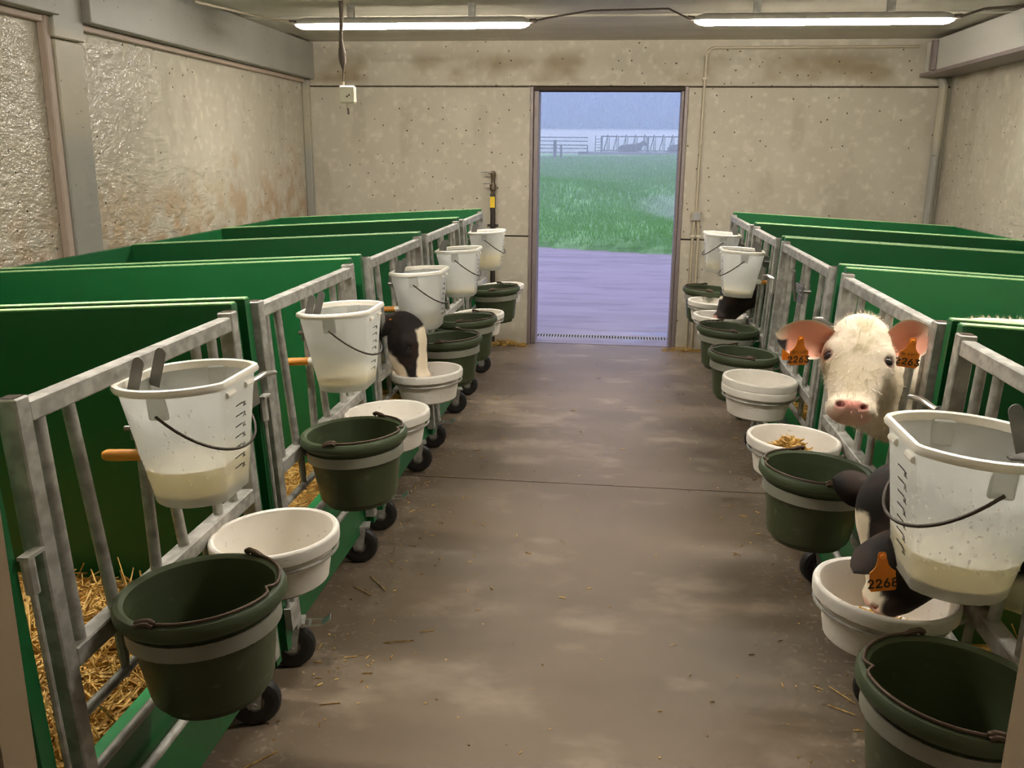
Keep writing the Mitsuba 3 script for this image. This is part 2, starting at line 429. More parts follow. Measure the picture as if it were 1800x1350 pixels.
# ------------------------------------------------------------------ lamps
def lamp(x0, x1, y, z, label):
    t = thing('tube_lamp', label, 'lamp', 'tube lamps under the ceiling')
    n = 10
    a = np.linspace(0, PI, n)
    def bar(r0, r1, zz, sgn, e):
        prof = np.stack([r0 * np.cos(a), sgn * r1 * np.sin(a)], 1)
        rings = []
        for x, s in ((x0 + e * 0.0, 0.35), (x0 + 0.03, 0.85), (x0 + 0.06, 1), (x1 - 0.06, 1), (x1 - 0.03, 0.85), (x1, 0.35)):
            rings.append(np.stack([np.full(n, x), y + prof[:, 0] * s, zz + prof[:, 1] * s], 1))
        v = np.vstack(rings)
        m = len(rings)
        q = [[i * n + j, i * n + (j + 1) % n, (i + 1) * n + (j + 1) % n, (i + 1) * n + j] for i in range(m - 1) for j in range(n)]
        f = tris(q)
        ends = np.array([[0, j + 1, j] for j in range(1, n - 1)] + [[(m - 1) * n, (m - 1) * n + j, (m - 1) * n + j + 1] for j in range(1, n - 1)])
        return v, np.vstack([f, ends])
    v, f = bar(0.042, 0.030, z, -1, 0)
    c = v.mean(0)
    nn = np.cross(v[f[:, 1]] - v[f[:, 0]], v[f[:, 2]] - v[f[:, 0]])
    if ((v[f].mean(1) - c) * nn).sum() < 0:
        f = f[:, ::-1]
    key = part(t, 'diffuser', (v, f), 'lamp_housing', True)
    scene[key]['emitter'] = {'type': 'area', 'radiance': {'type': 'rgb', 'value': LAMP_POWER}}
    part(t, 'housing', bar(0.046, 0.038, z + 0.002, 1, 0), 'lamp_housing', 40)
    for x in (x0 + 0.35, x1 - 0.35):
        part(t, 'bracket', box(x - 0.02, x + 0.02, y - 0.02, y + 0.02, z + 0.03, ZC), 'zinc')
    for x, s in ((x0, -1), (x1, 1)):
        part(t, 'cable_gland', tube((x + s * 0.0, y, z + 0.012), (x + s * 0.04, y, z + 0.014), 0.014, 8), 'dusty')


lamp(*LAMPS[0], 'lit tube lamp under the ceiling above the left pens')
lamp(*LAMPS[1], 'lit tube lamp under the ceiling above the right pens')
lamp(*LAMPS[2], 'lit tube lamp over the near left pens')
lamp(*LAMPS[3], 'lit tube lamp over the near right pens')
whole('lamp_cable', sweep([(-2.06, 5.66, 2.38), (-2.15, 5.68, 2.40), (-2.28, 5.66, 2.42), (-2.45, 5.2, 2.43)], 0.008, 6), 'pvc_grey', 'pale conduit running from the left tube lamp to the left beam', 'cable', smooth=True)
whole('lamp_cable', sweep([(-0.53, 5.66, 2.38), (-0.45, 5.68, 2.40), (-0.2, 5.70, 2.44), (0.25, 5.66, 2.44), (0.36, 5.6, 2.38)], 0.006, 6), 'dusty', 'cable between the two tube lamps', 'cable', smooth=True)
whole('lamp_cable', sweep([(1.88, 5.6, 2.38), (2.0, 5.62, 2.42), (2.2, 5.6, 2.43), (2.29, 5.6, 2.40)], 0.008, 6), 'dusty', 'dusty cable from the right tube lamp to the right beam', 'cable', smooth=True)
bc = np.array([-1.66, 5.5, 1.945])
t = thing('junction_box', 'cream junction box hanging on a dusty cable below the left lamp', 'junction box')
part(t, 'box', xf(box(-0.05, 0.05, -0.025, 0.025, -0.052, 0.052, 0.010), rotz(0.15, bc)), 'box_cream', 30)
part(t, 'lid_screw', xf(cat(*[tube((x, -0.025, z), (x, -0.029, z), 0.006, 8) for x, z in ((0.0, -0.012), (0.012, -0.004))]), rotz(0.15, bc)), 'dusty')
part(t, 'gland', cat(tube(bc + [0, 0, -0.05], bc + [0, 0, -0.08], 0.009, 8), tube(bc + [-0.03, 0, 0.05], bc + [-0.025, 0, 0.075], 0.010, 8)), 'pvc_grey', 40)
part(t, 'cable_end', tube(bc + [0, 0, -0.08], bc + [0.002, 0, -0.115], 0.006, 8), 'dusty', 40)
pth = [bc + [-0.025, 0, 0.07 + 0.46 * s] + np.array([0.004 * math.sin(9 * s), 0, 0]) for s in np.linspace(0, 1, 14)]
whole('hanging_cable', sweep(pth, [0.004, 0.004, 0.005, 0.019, 0.024, 0.022, 0.016, 0.011, 0.010, 0.012, 0.011, 0.013, 0.014, 0.012], 8), 'dusty', 'dust covered cable hanging from the ceiling to the junction box', 'cable', smooth=True)
# conduit by the doorway
t = thing('conduit', 'grey conduit pipe running up the back wall from the switch and bent along the ceiling', 'pipe')
yy = YB - 0.016
part(t, 'pipe', sweep([(0.64, yy, 1.17), (0.645, yy, 2.36)] + [(0.645 + 0.07 * (1 - math.cos(a)), yy, 2.36 + 0.07 * math.sin(a)) for a in np.linspace(0.2, PI / 2, 6)] + [(2.25, yy, 2.435)], 0.011, 8), 'pvc_grey', True)
for z in (1.7, 2.2):
    part(t, 'clip', box(0.625, 0.66, YB - 0.03, YB, z - 0.008, z + 0.008), 'pvc_grey')
t = thing('switch_box', 'small grey electrical box on the back wall right of the doorway', 'switch')
part(t, 'housing', box(0.605, 0.68, YB - 0.05, YB, 1.085, 1.165, 0.006), 'pvc_grey')
part(t, 'cover', box(0.612, 0.673, YB - 0.056, YB - 0.05, 1.092, 1.158, 0.002), 'box_grey')
for x in (0.628, 0.658):
    part(t, 'gland', tube((x, YB - 0.025, 1.085), (x, YB - 0.025, 1.055), 0.012, 8), 'pvc_grey', 40)
for x, l in ((0.622, 'left'), (0.668, 'right')):
    t = thing('conduit_drop', f'grey conduit going down the wall below the switch box, on the {l}', 'pipe', 'conduits below the switch box')
    part(t, 'pipe', sweep([(0.628 if l == 'left' else 0.658, YB - 0.025, 1.055), (x, yy, 1.0), (x, yy, 0.0)], 0.012, 8), 'pvc_grey', True)
    part(t, 'clip', box(x - 0.017, x + 0.017, YB - 0.03, YB, 0.955, 0.972), 'box_cream')
t = thing('water_pipe', 'black water pipe with a lever valve on the back wall left of the doorway', 'pipe')
px, py = -1.045, YB - 0.05
part(t, 'pipe', sweep([(px, py, 0.0), (px, py, 1.28)], 0.021, 10), 'pipe_black', 40)
part(t, 'valve', lathe([(0.0, 1.47), (0.018, 1.465), (0.024, 1.44), (0.018, 1.41), (0.017, 1.37), (0.027, 1.35), (0.027, 1.315), (0.018, 1.305), (0.018, 1.26)], 10, (px, py, 0)), 'brass', 40)
part(t, 'lever', box(px - 0.10, px, py - 0.035, py - 0.025, 1.452, 1.462, 0.003), 'chrome')
part(t, 'lever', box(px - 0.08, px, py - 0.03, py - 0.02, 1.36, 1.368), 'hook_metal')
part(t, 'tag', box(px - 0.020, px + 0.020, py - 0.030, py - 0.022, 1.17, 1.26), 'yellow', label='yellow label on the pipe')
part(t, 'tag_edge', cat(box(px - 0.021, px + 0.021, py - 0.031, py - 0.021, 1.262, 1.28), box(px - 0.021, px + 0.021, py - 0.031, py - 0.021, 1.15, 1.168)), 'pipe_black')
for z in (0.2, 1.02):
    part(t, 'clamp', cat(lathe([(0.026, z - 0.012), (0.026, z + 0.012)], 10, (px, py, 0)), box(px - 0.045, px + 0.045, py - 0.008, py + 0.008, z - 0.01, z + 0.01)), 'pipe_black')


# ------------------------------------------------------------------ calf pens
class Row:
    def __init__(s, side):
        s.side = side
        if side < 0:
            t, X, Z = -0.06, -1.01, 1.2
        else:
            t, X, Z = 0.048, 0.84, 1.19
        n = math.hypot(1, t)
        eu = np.array([side, 0, -abs(t)]) / n
        s.M = mat(eu, [0, 1, 0], np.array([t, 0, 1]) / n, [X - t * Z, 0, 0])
        s.mid = 0.69 if side < 0 else 0.645

    def __call__(s, m):
        return xf(m, s.M)

    def pt(s, u, v, w):
        return s.M[:3, :3] @ np.array([u, v, w]) + s.M[:3, 3]


ROWS = {-1: Row(-1), 1: Row(1)}
GATES = {-1: [(1.32, 2.215), (2.36, 3.285), (3.48, 4.48), (4.58, 5.58), (5.71, 6.60)],
         1: [(1.25, 2.215), (2.345, 3.357), (3.525, 4.61), (4.75, 5.586), (5.71, 6.706)]}
ORD = ['nearest the camera', 'second from the camera', 'third from the camera', 'fourth from the camera', 'farthest from the camera']
rng = np.random.default_rng(5)


def caster(R, pen, v, yaw, locked):
    c = thing(f'{pen}__caster')
    u = 0.035
    cw = R.pt(u, v, 0.16)
    cw = np.array([cw[0], cw[1], 0.0])
    A = rotz(yaw, cw)                     # wheel rolls along local x, axle along local y
    y = lambda m: xf(m, A)
    n = 24
    a = np.arange(n) * 2 * PI / n
    wheel = [(0.028, -0.019), (0.052, -0.021), (0.056, -0.021), (0.068, -0.017), (0.074, -0.008), (0.074, 0.008), (0.068, 0.017), (0.056, 0.021), (0.052, 0.021), (0.028, 0.019)]
    v_, f_ = lathe(wheel, n)
    v_ = v_[:, [0, 2, 1]] + [0, 0, 0.074]
    part(c, 'tyre', y((v_, f_[:, ::-1])), 'tyre', 35)
    v_, f_ = lathe([(0.0, -0.016), (0.030, -0.016), (0.030, 0.016), (0.0, 0.016)], 16)
    part(c, 'hub', y((v_[:, [0, 2, 1]] + [0, 0, 0.074], f_[:, ::-1])), 'hook_metal', 35)
    fk = []
    for s in (-1, 1):
        pts = np.array([[-0.016, 0, 0.062], [0.016, 0, 0.062], [0.030, 0, 0.155], [-0.045, 0, 0.155]])
        pts = np.vstack([pts + [0, s * 0.025, 0], pts + [0, s * 0.029, 0]])
        fk.append(hull(pts))
    fk.append(box(-0.05, 0.045, -0.03, 0.03, 0.155, 0.162))
    fk.append(tube((0, -0.034, 0.074), (0, 0.034, 0.074), 0.008, 8))
    part(c, 'fork', y(cat(*fk)), 'zinc')
    if locked:
        lv = cat(box(0.03, 0.10, -0.022, -0.016, 0.145, 0.150), box(0.03, 0.10, 0.016, 0.022, 0.145, 0.150), box(0.055, 0.064, -0.02, 0.02, 0.146, 0.151),
                 xf(box(-0.004, 0.03, -0.022, 0.022, -0.002, 0.002), mat([0.8, 0, 0.6], [0, 1, 0], [-0.6, 0, 0.8], [0.10, 0, 0.147])))
        part(c, 'brake_lever', y(lv), 'chrome')


def ring_holder(R, pen, v, r, w, band):
    """a ring on the gate's middle rail that carries a bucket"""
    u = R.ring_u
    if band:
        m = lathe([(r, w - 0.016), (r + 0.004, w - 0.016), (r + 0.004, w + 0.016), (r, w + 0.016), (r, w - 0.016)], 40, (u, v, 0))
    else:
        m = sweep(arc((u, v, w), r + 0.001, 0, 2 * PI, 41)[:-1], 0.0045, 8, closed=True)
    vp = v - 0.03
    arms = [tube((u + r * 0.97, v + d, w), (0.0, v + d, R.mid - 0.015), 0.006, 8) for d in (-0.05, 0.05)]
    arms.append(sweep([(0, vp, R.mid - 0.02), (0, vp, R.mid - 0.09), (0, vp, R.mid - 0.14)], [0.011, 0.011, 0.006], 8))
    part(pen, 'ring_holder', R(cat(m, *arms)), 'ring_band' if band else 'zinc', 35)


for R in ROWS.values():
    R.ring_u = -0.172 if R.side < 0 else -0.185
PENS = {}


def make_pen(side, i, label, casters):
    R = ROWS[side]
    y0, y1 = GATES[side][i]
    L = y1 - y0
    pen = thing('calf_pen', label, 'animal pen', 'calf pens along the aisle')
    PENS[side, i] = pen
    sc = L / 0.915
    gt = thing(f'{pen}__gate')
    P = 0.038
    for v in (y0, y1 - P):                # posts: open square tube
        part(gt, 'post', R(cat(box(-0.02, 0.02, v, v + P, 0.175, 1.196, 0.003))), 'zinc')
        part(gt, 'post_opening', R(box(-0.015, 0.015, v + 0.005, v + P - 0.005, 1.1965, 1.1972)), 'joint_dark')
    part(gt, 'top_rail', R(box(-0.017, 0.017, y0 + P, y1 - P, 1.146, 1.184, 0.003)), 'zinc')
    part(gt, 'middle_rail', R(box(-0.02, 0.02, y0 + P, y1 - P, R.mid - 0.02, R.mid + 0.02, 0.003)), 'zinc')
    dr_ = R.mid - 0.69
    for w in (0.565, 0.44, 0.32):
        part(gt, 'rod', R(tube((0, y0 + P, w + dr_), (0, y1 - P, w + dr_), 0.011, 10)), 'zinc', 40)
    for o, sh in zip((0.078, 0.168, 0.405, 0.46, 0.695, 0.785), (0.0, 0.035, -0.03, 0.045, 0.0, 0.0)):
        part(gt, 'bar', R(tube((0, y0 + o * sc, 1.15), (0, y0 + (o + sh) * sc, R.mid + 0.015), 0.0125, 12)), 'zinc', 40)
    # side panels, back panel, front board
    wide = 0.035 if i == 0 else 0.0     # the first pens have a gap beside the gate post
    for a, b in ((y0 - 0.047 - wide, y0 - 0.012 - wide), (y1 + 0.012, y1 + 0.047)):
        sp = part(pen, 'side_panel', R(box(0.0, 1.56, a, b, 0.13, 1.21)), 'green_board')
        part(pen, 'panel_edge', R(box(0.004, 1.56, a + 0.001, b - 0.001, 1.21, 1.2135)), 'green_edge', label='light green upper edge')
    part(pen, 'back_panel', R(box(1.56, 1.60, y0 - 0.047, y1 + 0.047, 0.13, 1.205)), 'green_board')
    part(pen, 'front_board', R(box(0.024, 0.070, y0 - 0.011, y1 + 0.011, 0.13, 0.405)), 'green_board')
    part(pen, 'ledge', R(box(0.024, 0.072, y0 - 0.011, y1 + 0.011, 0.405, 0.411)), 'green_ledge', label='lighter green top of the front board')
    part(pen, 'base', R(box(0.072, 1.56, y0 - 0.011, y1 + 0.011, 0.13, 0.20)), 'green_board')
    # locking rod on the near post, latch on the far one
    vr = y0 - 0.034
    part(pen, 'bolt_rod', R(cat(tube((-0.012, vr, 0.26), (-0.012, vr, 0.93), 0.006, 8), tube((-0.012, vr, 0.86), (-0.012, vr, 0.925), 0.012, 8), box(-0.024, -0.002, vr - 0.012, y0, 0.925, 0.931),
                                box(-0.024, -0.002, vr - 0.014, y0, 0.20, 0.27))), 'zinc', 35)
    vl = y1 + 0.01
    part(pen, 'latch', R(cat(box(-0.034, 0.0, vl - 0.02, vl + 0.03, 0.93, 1.0), sweep([(-0.03, vl - 0.01, 1.0), (-0.055, vl + 0.03, 1.012), (-0.07, vl + 0.075, 1.006)], [0.007, 0.009, 0.006], 8))), 'chrome', 35)
    for v, yaw, lk in casters:
        caster(R, pen, v, yaw, lk)
    return pen


def bracket(side, i, w=1.09):
    """plate on the paired bars that a milk bucket hooks over"""
    R = ROWS[side]; pen = PENS[side, i]
    y0, y1 = GATES[side][i]
    v = y0 + 0.435 * (y1 - y0) / 0.915
    part(pen, 'bucket_bracket', R(cat(box(-0.022, -0.013, v - 0.075, v + 0.075, w - 0.075, w - 0.035, 0.002), *[box(-0.013, 0.016, v + s, v + s + 0.012, w - 0.085, w - 0.025) for s in (-0.05, 0.038)])), 'hook_metal')
    part(pen, 'bracket_bolt', R(cat(*[tube((-0.03, v + s, w - 0.055), (0.018, v + s, w - 0.055), 0.006, 8) for s in (-0.062, 0.062)])), 'hook_metal', 35)
    return v


lp = 'green calf pen with a grey gate left of the aisle, '
rp = 'green calf pen with a grey gate right of the aisle, '
CL = {0: [(2.14, 0.3, False)], 1: [(2.44, 0.25, True), (3.20, 0.2, False)], 2: [(3.52, 0.3, True), (4.27, 0.25, False)], 3: [(4.66, 0.2, True), (5.36, 0.3, False)], 4: [(5.8, 0.2, False), (6.45, 0.2, False)]}
for i in range(5):
    make_pen(-1, i, lp + ORD[i], CL[i])
for i in range(5):
    a, b = GATES[1][i]
    make_pen(1, i, rp + ORD[i], [(a + 0.09, PI - 0.3, i % 2 == 0), (b - 0.09, PI + 0.2, False)])


# ------------------------------------------------------------------ buckets
def milk_bucket(side, i, v, w, fill, label, splash=0, size=1.0):
    row = ROWS[side]; drops = []
    org = np.array([0, v, w])
    R = lambda m: row(((m[0] - org) * size + org, m[1]))
    u0 = -0.137
    def D(x, y, r, z):                    # a round pail cut flat towards the gate and towards the aisle
        k = r / 0.137
        return np.clip(x, -0.110 * k, 0.112 * k), y
    n = 72
    h = 0.255
    body = lathe([(0.093, -h), (0.096, -h + 0.004), (0.100, -h + 0.03), (0.137, -0.012), (0.138, 0.0)], n, (u0, v, w), D)
    base = lathe([(0.0, -h + 0.022), (0.098, -h + 0.022)], n, (u0, v, w), D)
    t = thing('milk_bucket', label, 'bucket', 'translucent milk buckets')
    part(t, 'body', R(body), 'milk_plastic', 40)
    part(t, 'base', R(base), 'milk_plastic', 40)
    rim = lathe([(0.136, -0.012), (0.146, -0.010), (0.149, -0.003), (0.146, 0.004), (0.140, 0.006), (0.136, 0.003), (0.136, -0.012)], n, (u0, v, w), D)
    part(t, 'rim', R(rim), 'milk_rim', 40)
    for s in (-1, 1):
        vv = v + s * 0.132
        part(t, 'ear', R(cat(box(u0 - 0.020, u0 + 0.020, vv - 0.005, vv + 0.005, w - 0.056, w - 0.008, 0.003))), 'milk_plastic')
    # wire handle hanging down in front
    a = np.linspace(0, PI, 25)
    dirv = np.array([-0.74, 0, -0.67]); ax = np.array([u0, v, w - 0.045])
    pts = ax + np.cos(a)[:, None] * np.array([0, -0.145, 0]) + (np.sin(a) ** 0.85)[:, None] * 0.153 * dirv
    part(t, 'handle', R(sweep(pts, 0.0030, 8)), 'wire', True)
    # graduation on the flat front: the taper of that face
    def face(zz, dv):
        k = np.interp(zz, [-h + 0.03, -0.012], [0.100, 0.137]) / 0.137
        return np.array([u0 - 0.110 * k - 0.0012, v + dv, w + zz])
    up = face(-0.05, 0) - face(-0.2, 0); up /= np.linalg.norm(up)
    ex = np.array([0, 1.0, 0]) if side > 0 else np.array([0, 1.0, 0])
    marks = []
    for k in range(7):
        zz = -0.062 - 0.0225 * k
        c = face(zz, 0)
        hl = 0.017
        q = np.array([c + up * 0.0011 - [0, hl, 0], c - up * 0.0011 - [0, hl, 0], c - up * 0.0011 + [0, hl, 0], c + up * 0.0011 + [0, hl, 0]])
        q2 = q - [0.0008, 0, 0]
        marks.append(R(hull(np.vstack([q, q2]))))
        # the digit reads along the aisle as seen from it
        wx = np.array([0, -1.0, 0]) if side > 0 else np.array([0, 1.0, 0])
        wo = row.pt(*((face(zz - 0.004, -0.025 if side > 0 else 0.025) - [0.0006, 0, 0] - org) * size + org))
        marks.append(text(f'{8 - k}L', 0.010 * size, wx, row.M[:3, :3] @ up, wo))
    part(t, 'scale_marks', cat(*marks), 'black_mark')
    for s in (-0.045, 0.045):
        c0 = face(-0.028, s)
        part(t, 'grip_slot', R(sweep([c0 + [0, -0.018, 0], c0 + [0, 0.018, 0]], 0.0065, 8)), 'milk_rim', 35)
    # teat through the back, reaching between the bars into the pen
    zt = w - h + 0.085
    part(t, 'teat', R(sweep([(-0.02, v, zt), (0.045, v, zt), (0.070, v, zt), (0.078, v, zt), (0.082, v, zt)], [0.0125, 0.013, 0.0125, 0.009, 0.003], 14)), 'rubber_orange', True, label='orange rubber teat')
    part(t, 'valve', R(tube((-0.075, v, zt), (-0.012, v, zt), 0.014, 12)), 'milk_rim', 40)
    for s in (-0.045, 0.045):
        vs = v + s; tabs = []
        TB = mat([0.94, 0, 0.34], [0, 1, 0], [-0.34, 0, 0.94], [-0.050, vs, w + 0.012])
        tabs.append(xf(box(-0.012, 0.012, -0.0015, 0.0015, -0.045, 0.030), TB))
        v_, f_ = lathe([(0.0, -0.0015), (0.012, -0.0015), (0.012, 0.0015), (0.0, 0.0015)], 14)
        tabs.append(xf((v_[:, [0, 2, 1]] + [0, 0, 0.030], f_[:, ::-1]), TB))
        tabs.append(box(-0.056, -0.014, vs - 0.008, vs + 0.008, w - 0.045, w - 0.041))
        part(PENS[side, i], 'bucket_hook', R(cat(*tabs)), 'hook_metal')
    for k in range(splash):
        th = rng.uniform(-2.9, -0.3) if side < 0 else rng.uniform(-2.9, -0.3)
        zz = rng.uniform(-0.20, -0.04); rr = np.interp(zz, [-h + 0.03, -0.012], [0.100, 0.137])
        x_, y_ = D(rr * math.cos(th), rr * math.sin(th), rr, zz); ds_ = rng.uniform(0.0012, 0.003)
        a_ = np.arange(7) * 2 * PI / 7
        rim_ = np.array([[u0 + x_ + 0.0004, v + y_, w + zz]] * 7) + ds_ * np.stack([np.cos(a_) * -math.sin(th), np.cos(a_) * math.cos(th), np.sin(a_) * 1.3], 1) + 0.0006 * np.array([math.cos(th), math.sin(th), 0])
        drops.append((np.vstack([rim_, [[u0 + x_ + 0.002 * math.cos(th), v + y_ + 0.002 * math.sin(th), w + zz]]]), np.array([[q, (q + 1) % 7, 7] for q in range(7)])))
    if drops:
        part(t, 'milk_splash', R(cat(*drops)), 'milk_drop', kind='stuff')
    if fill > 0:
        k0, k1 = 0.097, 0.100 + fill * (0.137 - 0.100) / 0.213 - 0.002
        milk = lathe([(0.0, -h + 0.023), (k0, -h + 0.023), (k1, -h + 0.026 + fill), (0.0, -h + 0.026 + fill)], n, (u0, v, w), D)
        whole('milk', R(milk), 'milk', f'pale milk left in the bottom of the {label.split(",")[0]}'[:110], 'milk', 'milk left in the buckets', 'stuff', 40)


def green_tub(side, i, v, w, label, turn=0.0):
    R = ROWS[side]
    u = R.ring_u
    t = thing('green_tub', label, 'bucket', 'dark green feed tubs')
    prof = [(0.0, -0.220), (0.110, -0.220), (0.120, -0.215), (0.124, -0.203), (0.147, -0.045), (0.150, -0.036), (0.145, -0.036), (0.120, -0.208), (0.0, -0.211)]
    part(t, 'body', R(lathe(prof, 56, (u, v, w))), 'tub_plastic', 40)
    part(t, 'rim', R(lathe([(0.145, -0.037), (0.150, -0.037), (0.164, -0.031), (0.170, -0.023), (0.170, -0.009), (0.165, 0.0), (0.155, 0.002), (0.147, -0.004), (0.145, -0.037)], 56, (u, v, w))), 'tub_rim', 40)
    part(t, 'foot', R(lathe([(0.095, -0.233), (0.106, -0.233), (0.108, -0.219), (0.095, -0.219)], 40, (u, v, w))), 'tub_plastic', 40)
    a = np.linspace(-PI / 2 - 0.05, -3 * PI / 2 + 0.05, 37) + turn
    k = np.exp(-((np.linspace(0, 1, 37) - 0.56) / 0.022) ** 2)
    r = 0.157 - 0.014 * k
    pts = np.stack([u + r * np.cos(a), v + r * np.sin(a), np.full(37, w + 0.006) + 0.004 * k], 1)
    part(t, 'handle', R(sweep(pts, 0.0034, 8)), 'rust_wire', True)
    for p, s in ((pts[0], 1), (pts[-1], -1)):
        th = math.atan2(p[1] - v, p[0] - u)
        lp_ = [(u + 0.159 * math.cos(th + d) , v + 0.159 * math.sin(th + d), w + z) for d, z in ((0.16, 0.003), (0.05, 0.010), (-0.05, 0.013), (-0.10, 0.008))]
        part(t, 'handle_eye', R(cat(sweep(lp_, 0.006, 8), sweep([(x * 1.0 + 0.006 * math.cos(th), y_ + 0.006 * math.sin(th), z - 0.004) for x, y_, z in lp_], 0.005, 8))), 'rust_wire', True)
    ring_holder(R, PENS[side, i], v, 0.1495, w - 0.062, True)
    return t


def white_bowl(side, i, v, w, label, ring=True):
    R = ROWS[side]
    u = R.ring_u + 0.005
    t = thing('white_bowl', label, 'bowl', 'white feed bowls')
    prof = [(0.0, -0.132), (0.112, -0.132), (0.121, -0.125), (0.140, -0.036), (0.153, -0.034), (0.157, -0.030), (0.159, -0.006), (0.155, 0.001), (0.150, 0.003), (0.144, -0.001), (0.141, -0.012), (0.122, -0.114), (0.112, -0.121), (0.0, -0.123)]
    scene[t] = ply(R(lathe(prof, 56, (u, v, w))), 'bowl_plastic', smooth=40)
    if ring:
        ring_holder(R, PENS[side, i], v, 0.144, w - 0.048, False)
    return t


zl, zr = 0.735, 0.680
milk_bucket(-1, 0, 1.685, 1.145, 0.055, 'translucent milk bucket nearest on the left gates, cloudy milk inside', 60)
milk_bucket(-1, 1, 2.723, 1.112, 0.02, 'translucent milk bucket on the left beside the eating calf, nearly empty')
milk_bucket(-1, 2, 3.870, 1.092, 0.03, 'translucent milk bucket on the left directly behind the black and white calf head')
milk_bucket(-1, 3, 4.867, 1.085, 0.015, 'translucent milk bucket on the left, fourth from the camera')
milk_bucket(-1, 4, 5.957, 1.095, 0.075, 'translucent milk bucket at the far left by the black water pipe, milk a quarter up')
milk_bucket(1, 0, 1.675, 1.088, 0.045, 'large translucent milk bucket nearest on the right, splashed with milk', 150, 1.14)
milk_bucket(1, 3, 5.102, 1.09, 0.012, 'translucent milk bucket on the right above a black calf')
milk_bucket(1, 4, 6.139, 1.095, 0.03, 'translucent milk bucket farthest on the right by the conduits')
for s, i in ((-1, 0), (-1, 1), (-1, 2), (-1, 3), (-1, 4), (1, 2), (1, 3), (1, 4), (1, 0)):
    bracket(s, i)
R = ROWS[1]
vb = GATES[1][2][0] + 0.435 * 1.085 / 0.915
part(PENS[1, 2], 'bracket_lever', R(cat(sweep([(-0.03, vb, 0.98), (-0.05, vb - 0.02, 1.06), (-0.06, vb - 0.05, 1.12)], [0.006, 0.008, 0.005], 8), box(-0.03, -0.02, vb - 0.11, vb - 0.03, 0.985, 1.02))), 'hook_metal', 35)

green_tub(-1, 0, 1.55, zl, 'dark green feed tub nearest on the left, wire handle on its rim', 0.25)
white_bowl(-1, 0, 1.945, 0.685, 'white feed bowl nearest on the left, between two green tubs')
green_tub(-1, 1, 2.621, zl, 'dark green feed tub second on the left, under the second milk bucket', 0.2)
white_bowl(-1, 1, 3.035, 0.68, 'empty white feed bowl on the left in front of the eating calf')
wb_l3 = white_bowl(-1, 2, 3.736, 0.668, 'white feed bowl the black and white calf eats from')
green_tub(-1, 2, 4.22, 0.72, 'dark green feed tub just behind the bowl the left calf eats from', 0.1)
green_tub(-1, 3, 4.77, 0.72, 'dark green feed tub on the left, second from the back wall', 0.1)
white_bowl(-1, 3, 5.19, 0.67, 'white feed bowl on the left, second from the back wall')
green_tub(-1, 4, 5.93, 0.72, 'dark green feed tub farthest on the left')
white_bowl(-1, 4, 6.33, 0.68, 'white feed bowl farthest on the left, beside the doorway wall')
green_tub(1, 0, 1.475, zr + 0.01, 'dark green feed tub nearest on the right, cut by the picture edge', 0.1)
wb_a = white_bowl(1, 0, 1.908, 0.655, 'white feed bowl on the right with a calf head in it')
green_tub(1, 1, 2.635, zr, 'dark green feed tub on the right below the white calf', 0.1)
wb_s = white_bowl(1, 1, 3.017, 0.655, 'white feed bowl on the right with straw in it')
white_bowl(1, 2, 3.798, 0.640, 'lower white feed bowl of the stacked pair on the right')
white_bowl(1, 2, 3.798, 0.673, 'upper white feed bowl of the stacked pair on the right', ring=False)
green_tub(1, 2, 4.304, zr - 0.005, 'dark green feed tub on the right behind the stacked white bowls, straw stalk inside', 0.1)
green_tub(1, 3, 4.942, zr, 'dark green feed tub on the right below the black calf', 0.1)
white_bowl(1, 3, 5.38, 0.67, 'white feed bowl on the right under the black calf chin')
white_bowl(1, 4, 5.86, 0.68, 'white feed bowl on the right, last before the far green tub')
green_tub(1, 4, 6.15, 0.72, 'dark green feed tub farthest on the right, beside the conduits')


# ------------------------------------------------------------------ straw
def stalks(P, L, ang, tilt, r):
    """many straw stalks as three sided bars: centres P, lengths, headings, tilts, radii"""
    d = np.stack([np.cos(ang) * np.cos(tilt), np.sin(ang) * np.cos(tilt), np.sin(tilt)], 1)
    a = np.stack([-np.sin(ang), np.cos(ang), 0 * ang], 1); b = np.cross(d, a)
    n = len(P); vs = []
    for e in (-1, 1):
        for k in range(3):
            th = 2 * PI * k / 3
            vs.append(P + e * d * L[:, None] / 2 + r[:, None] * (math.cos(th) * a + math.sin(th) * b))
    v = np.stack(vs, 1).reshape(-1, 3)
    f1 = np.array([[0, 1, 4], [0, 4, 3], [1, 2, 5], [1, 5, 4], [2, 0, 3], [2, 3, 5], [0, 2, 1], [3, 4, 5]])
    f = (f1[None] + 6 * np.arange(n)[:, None, None]).reshape(-1, 3)
    return v, f


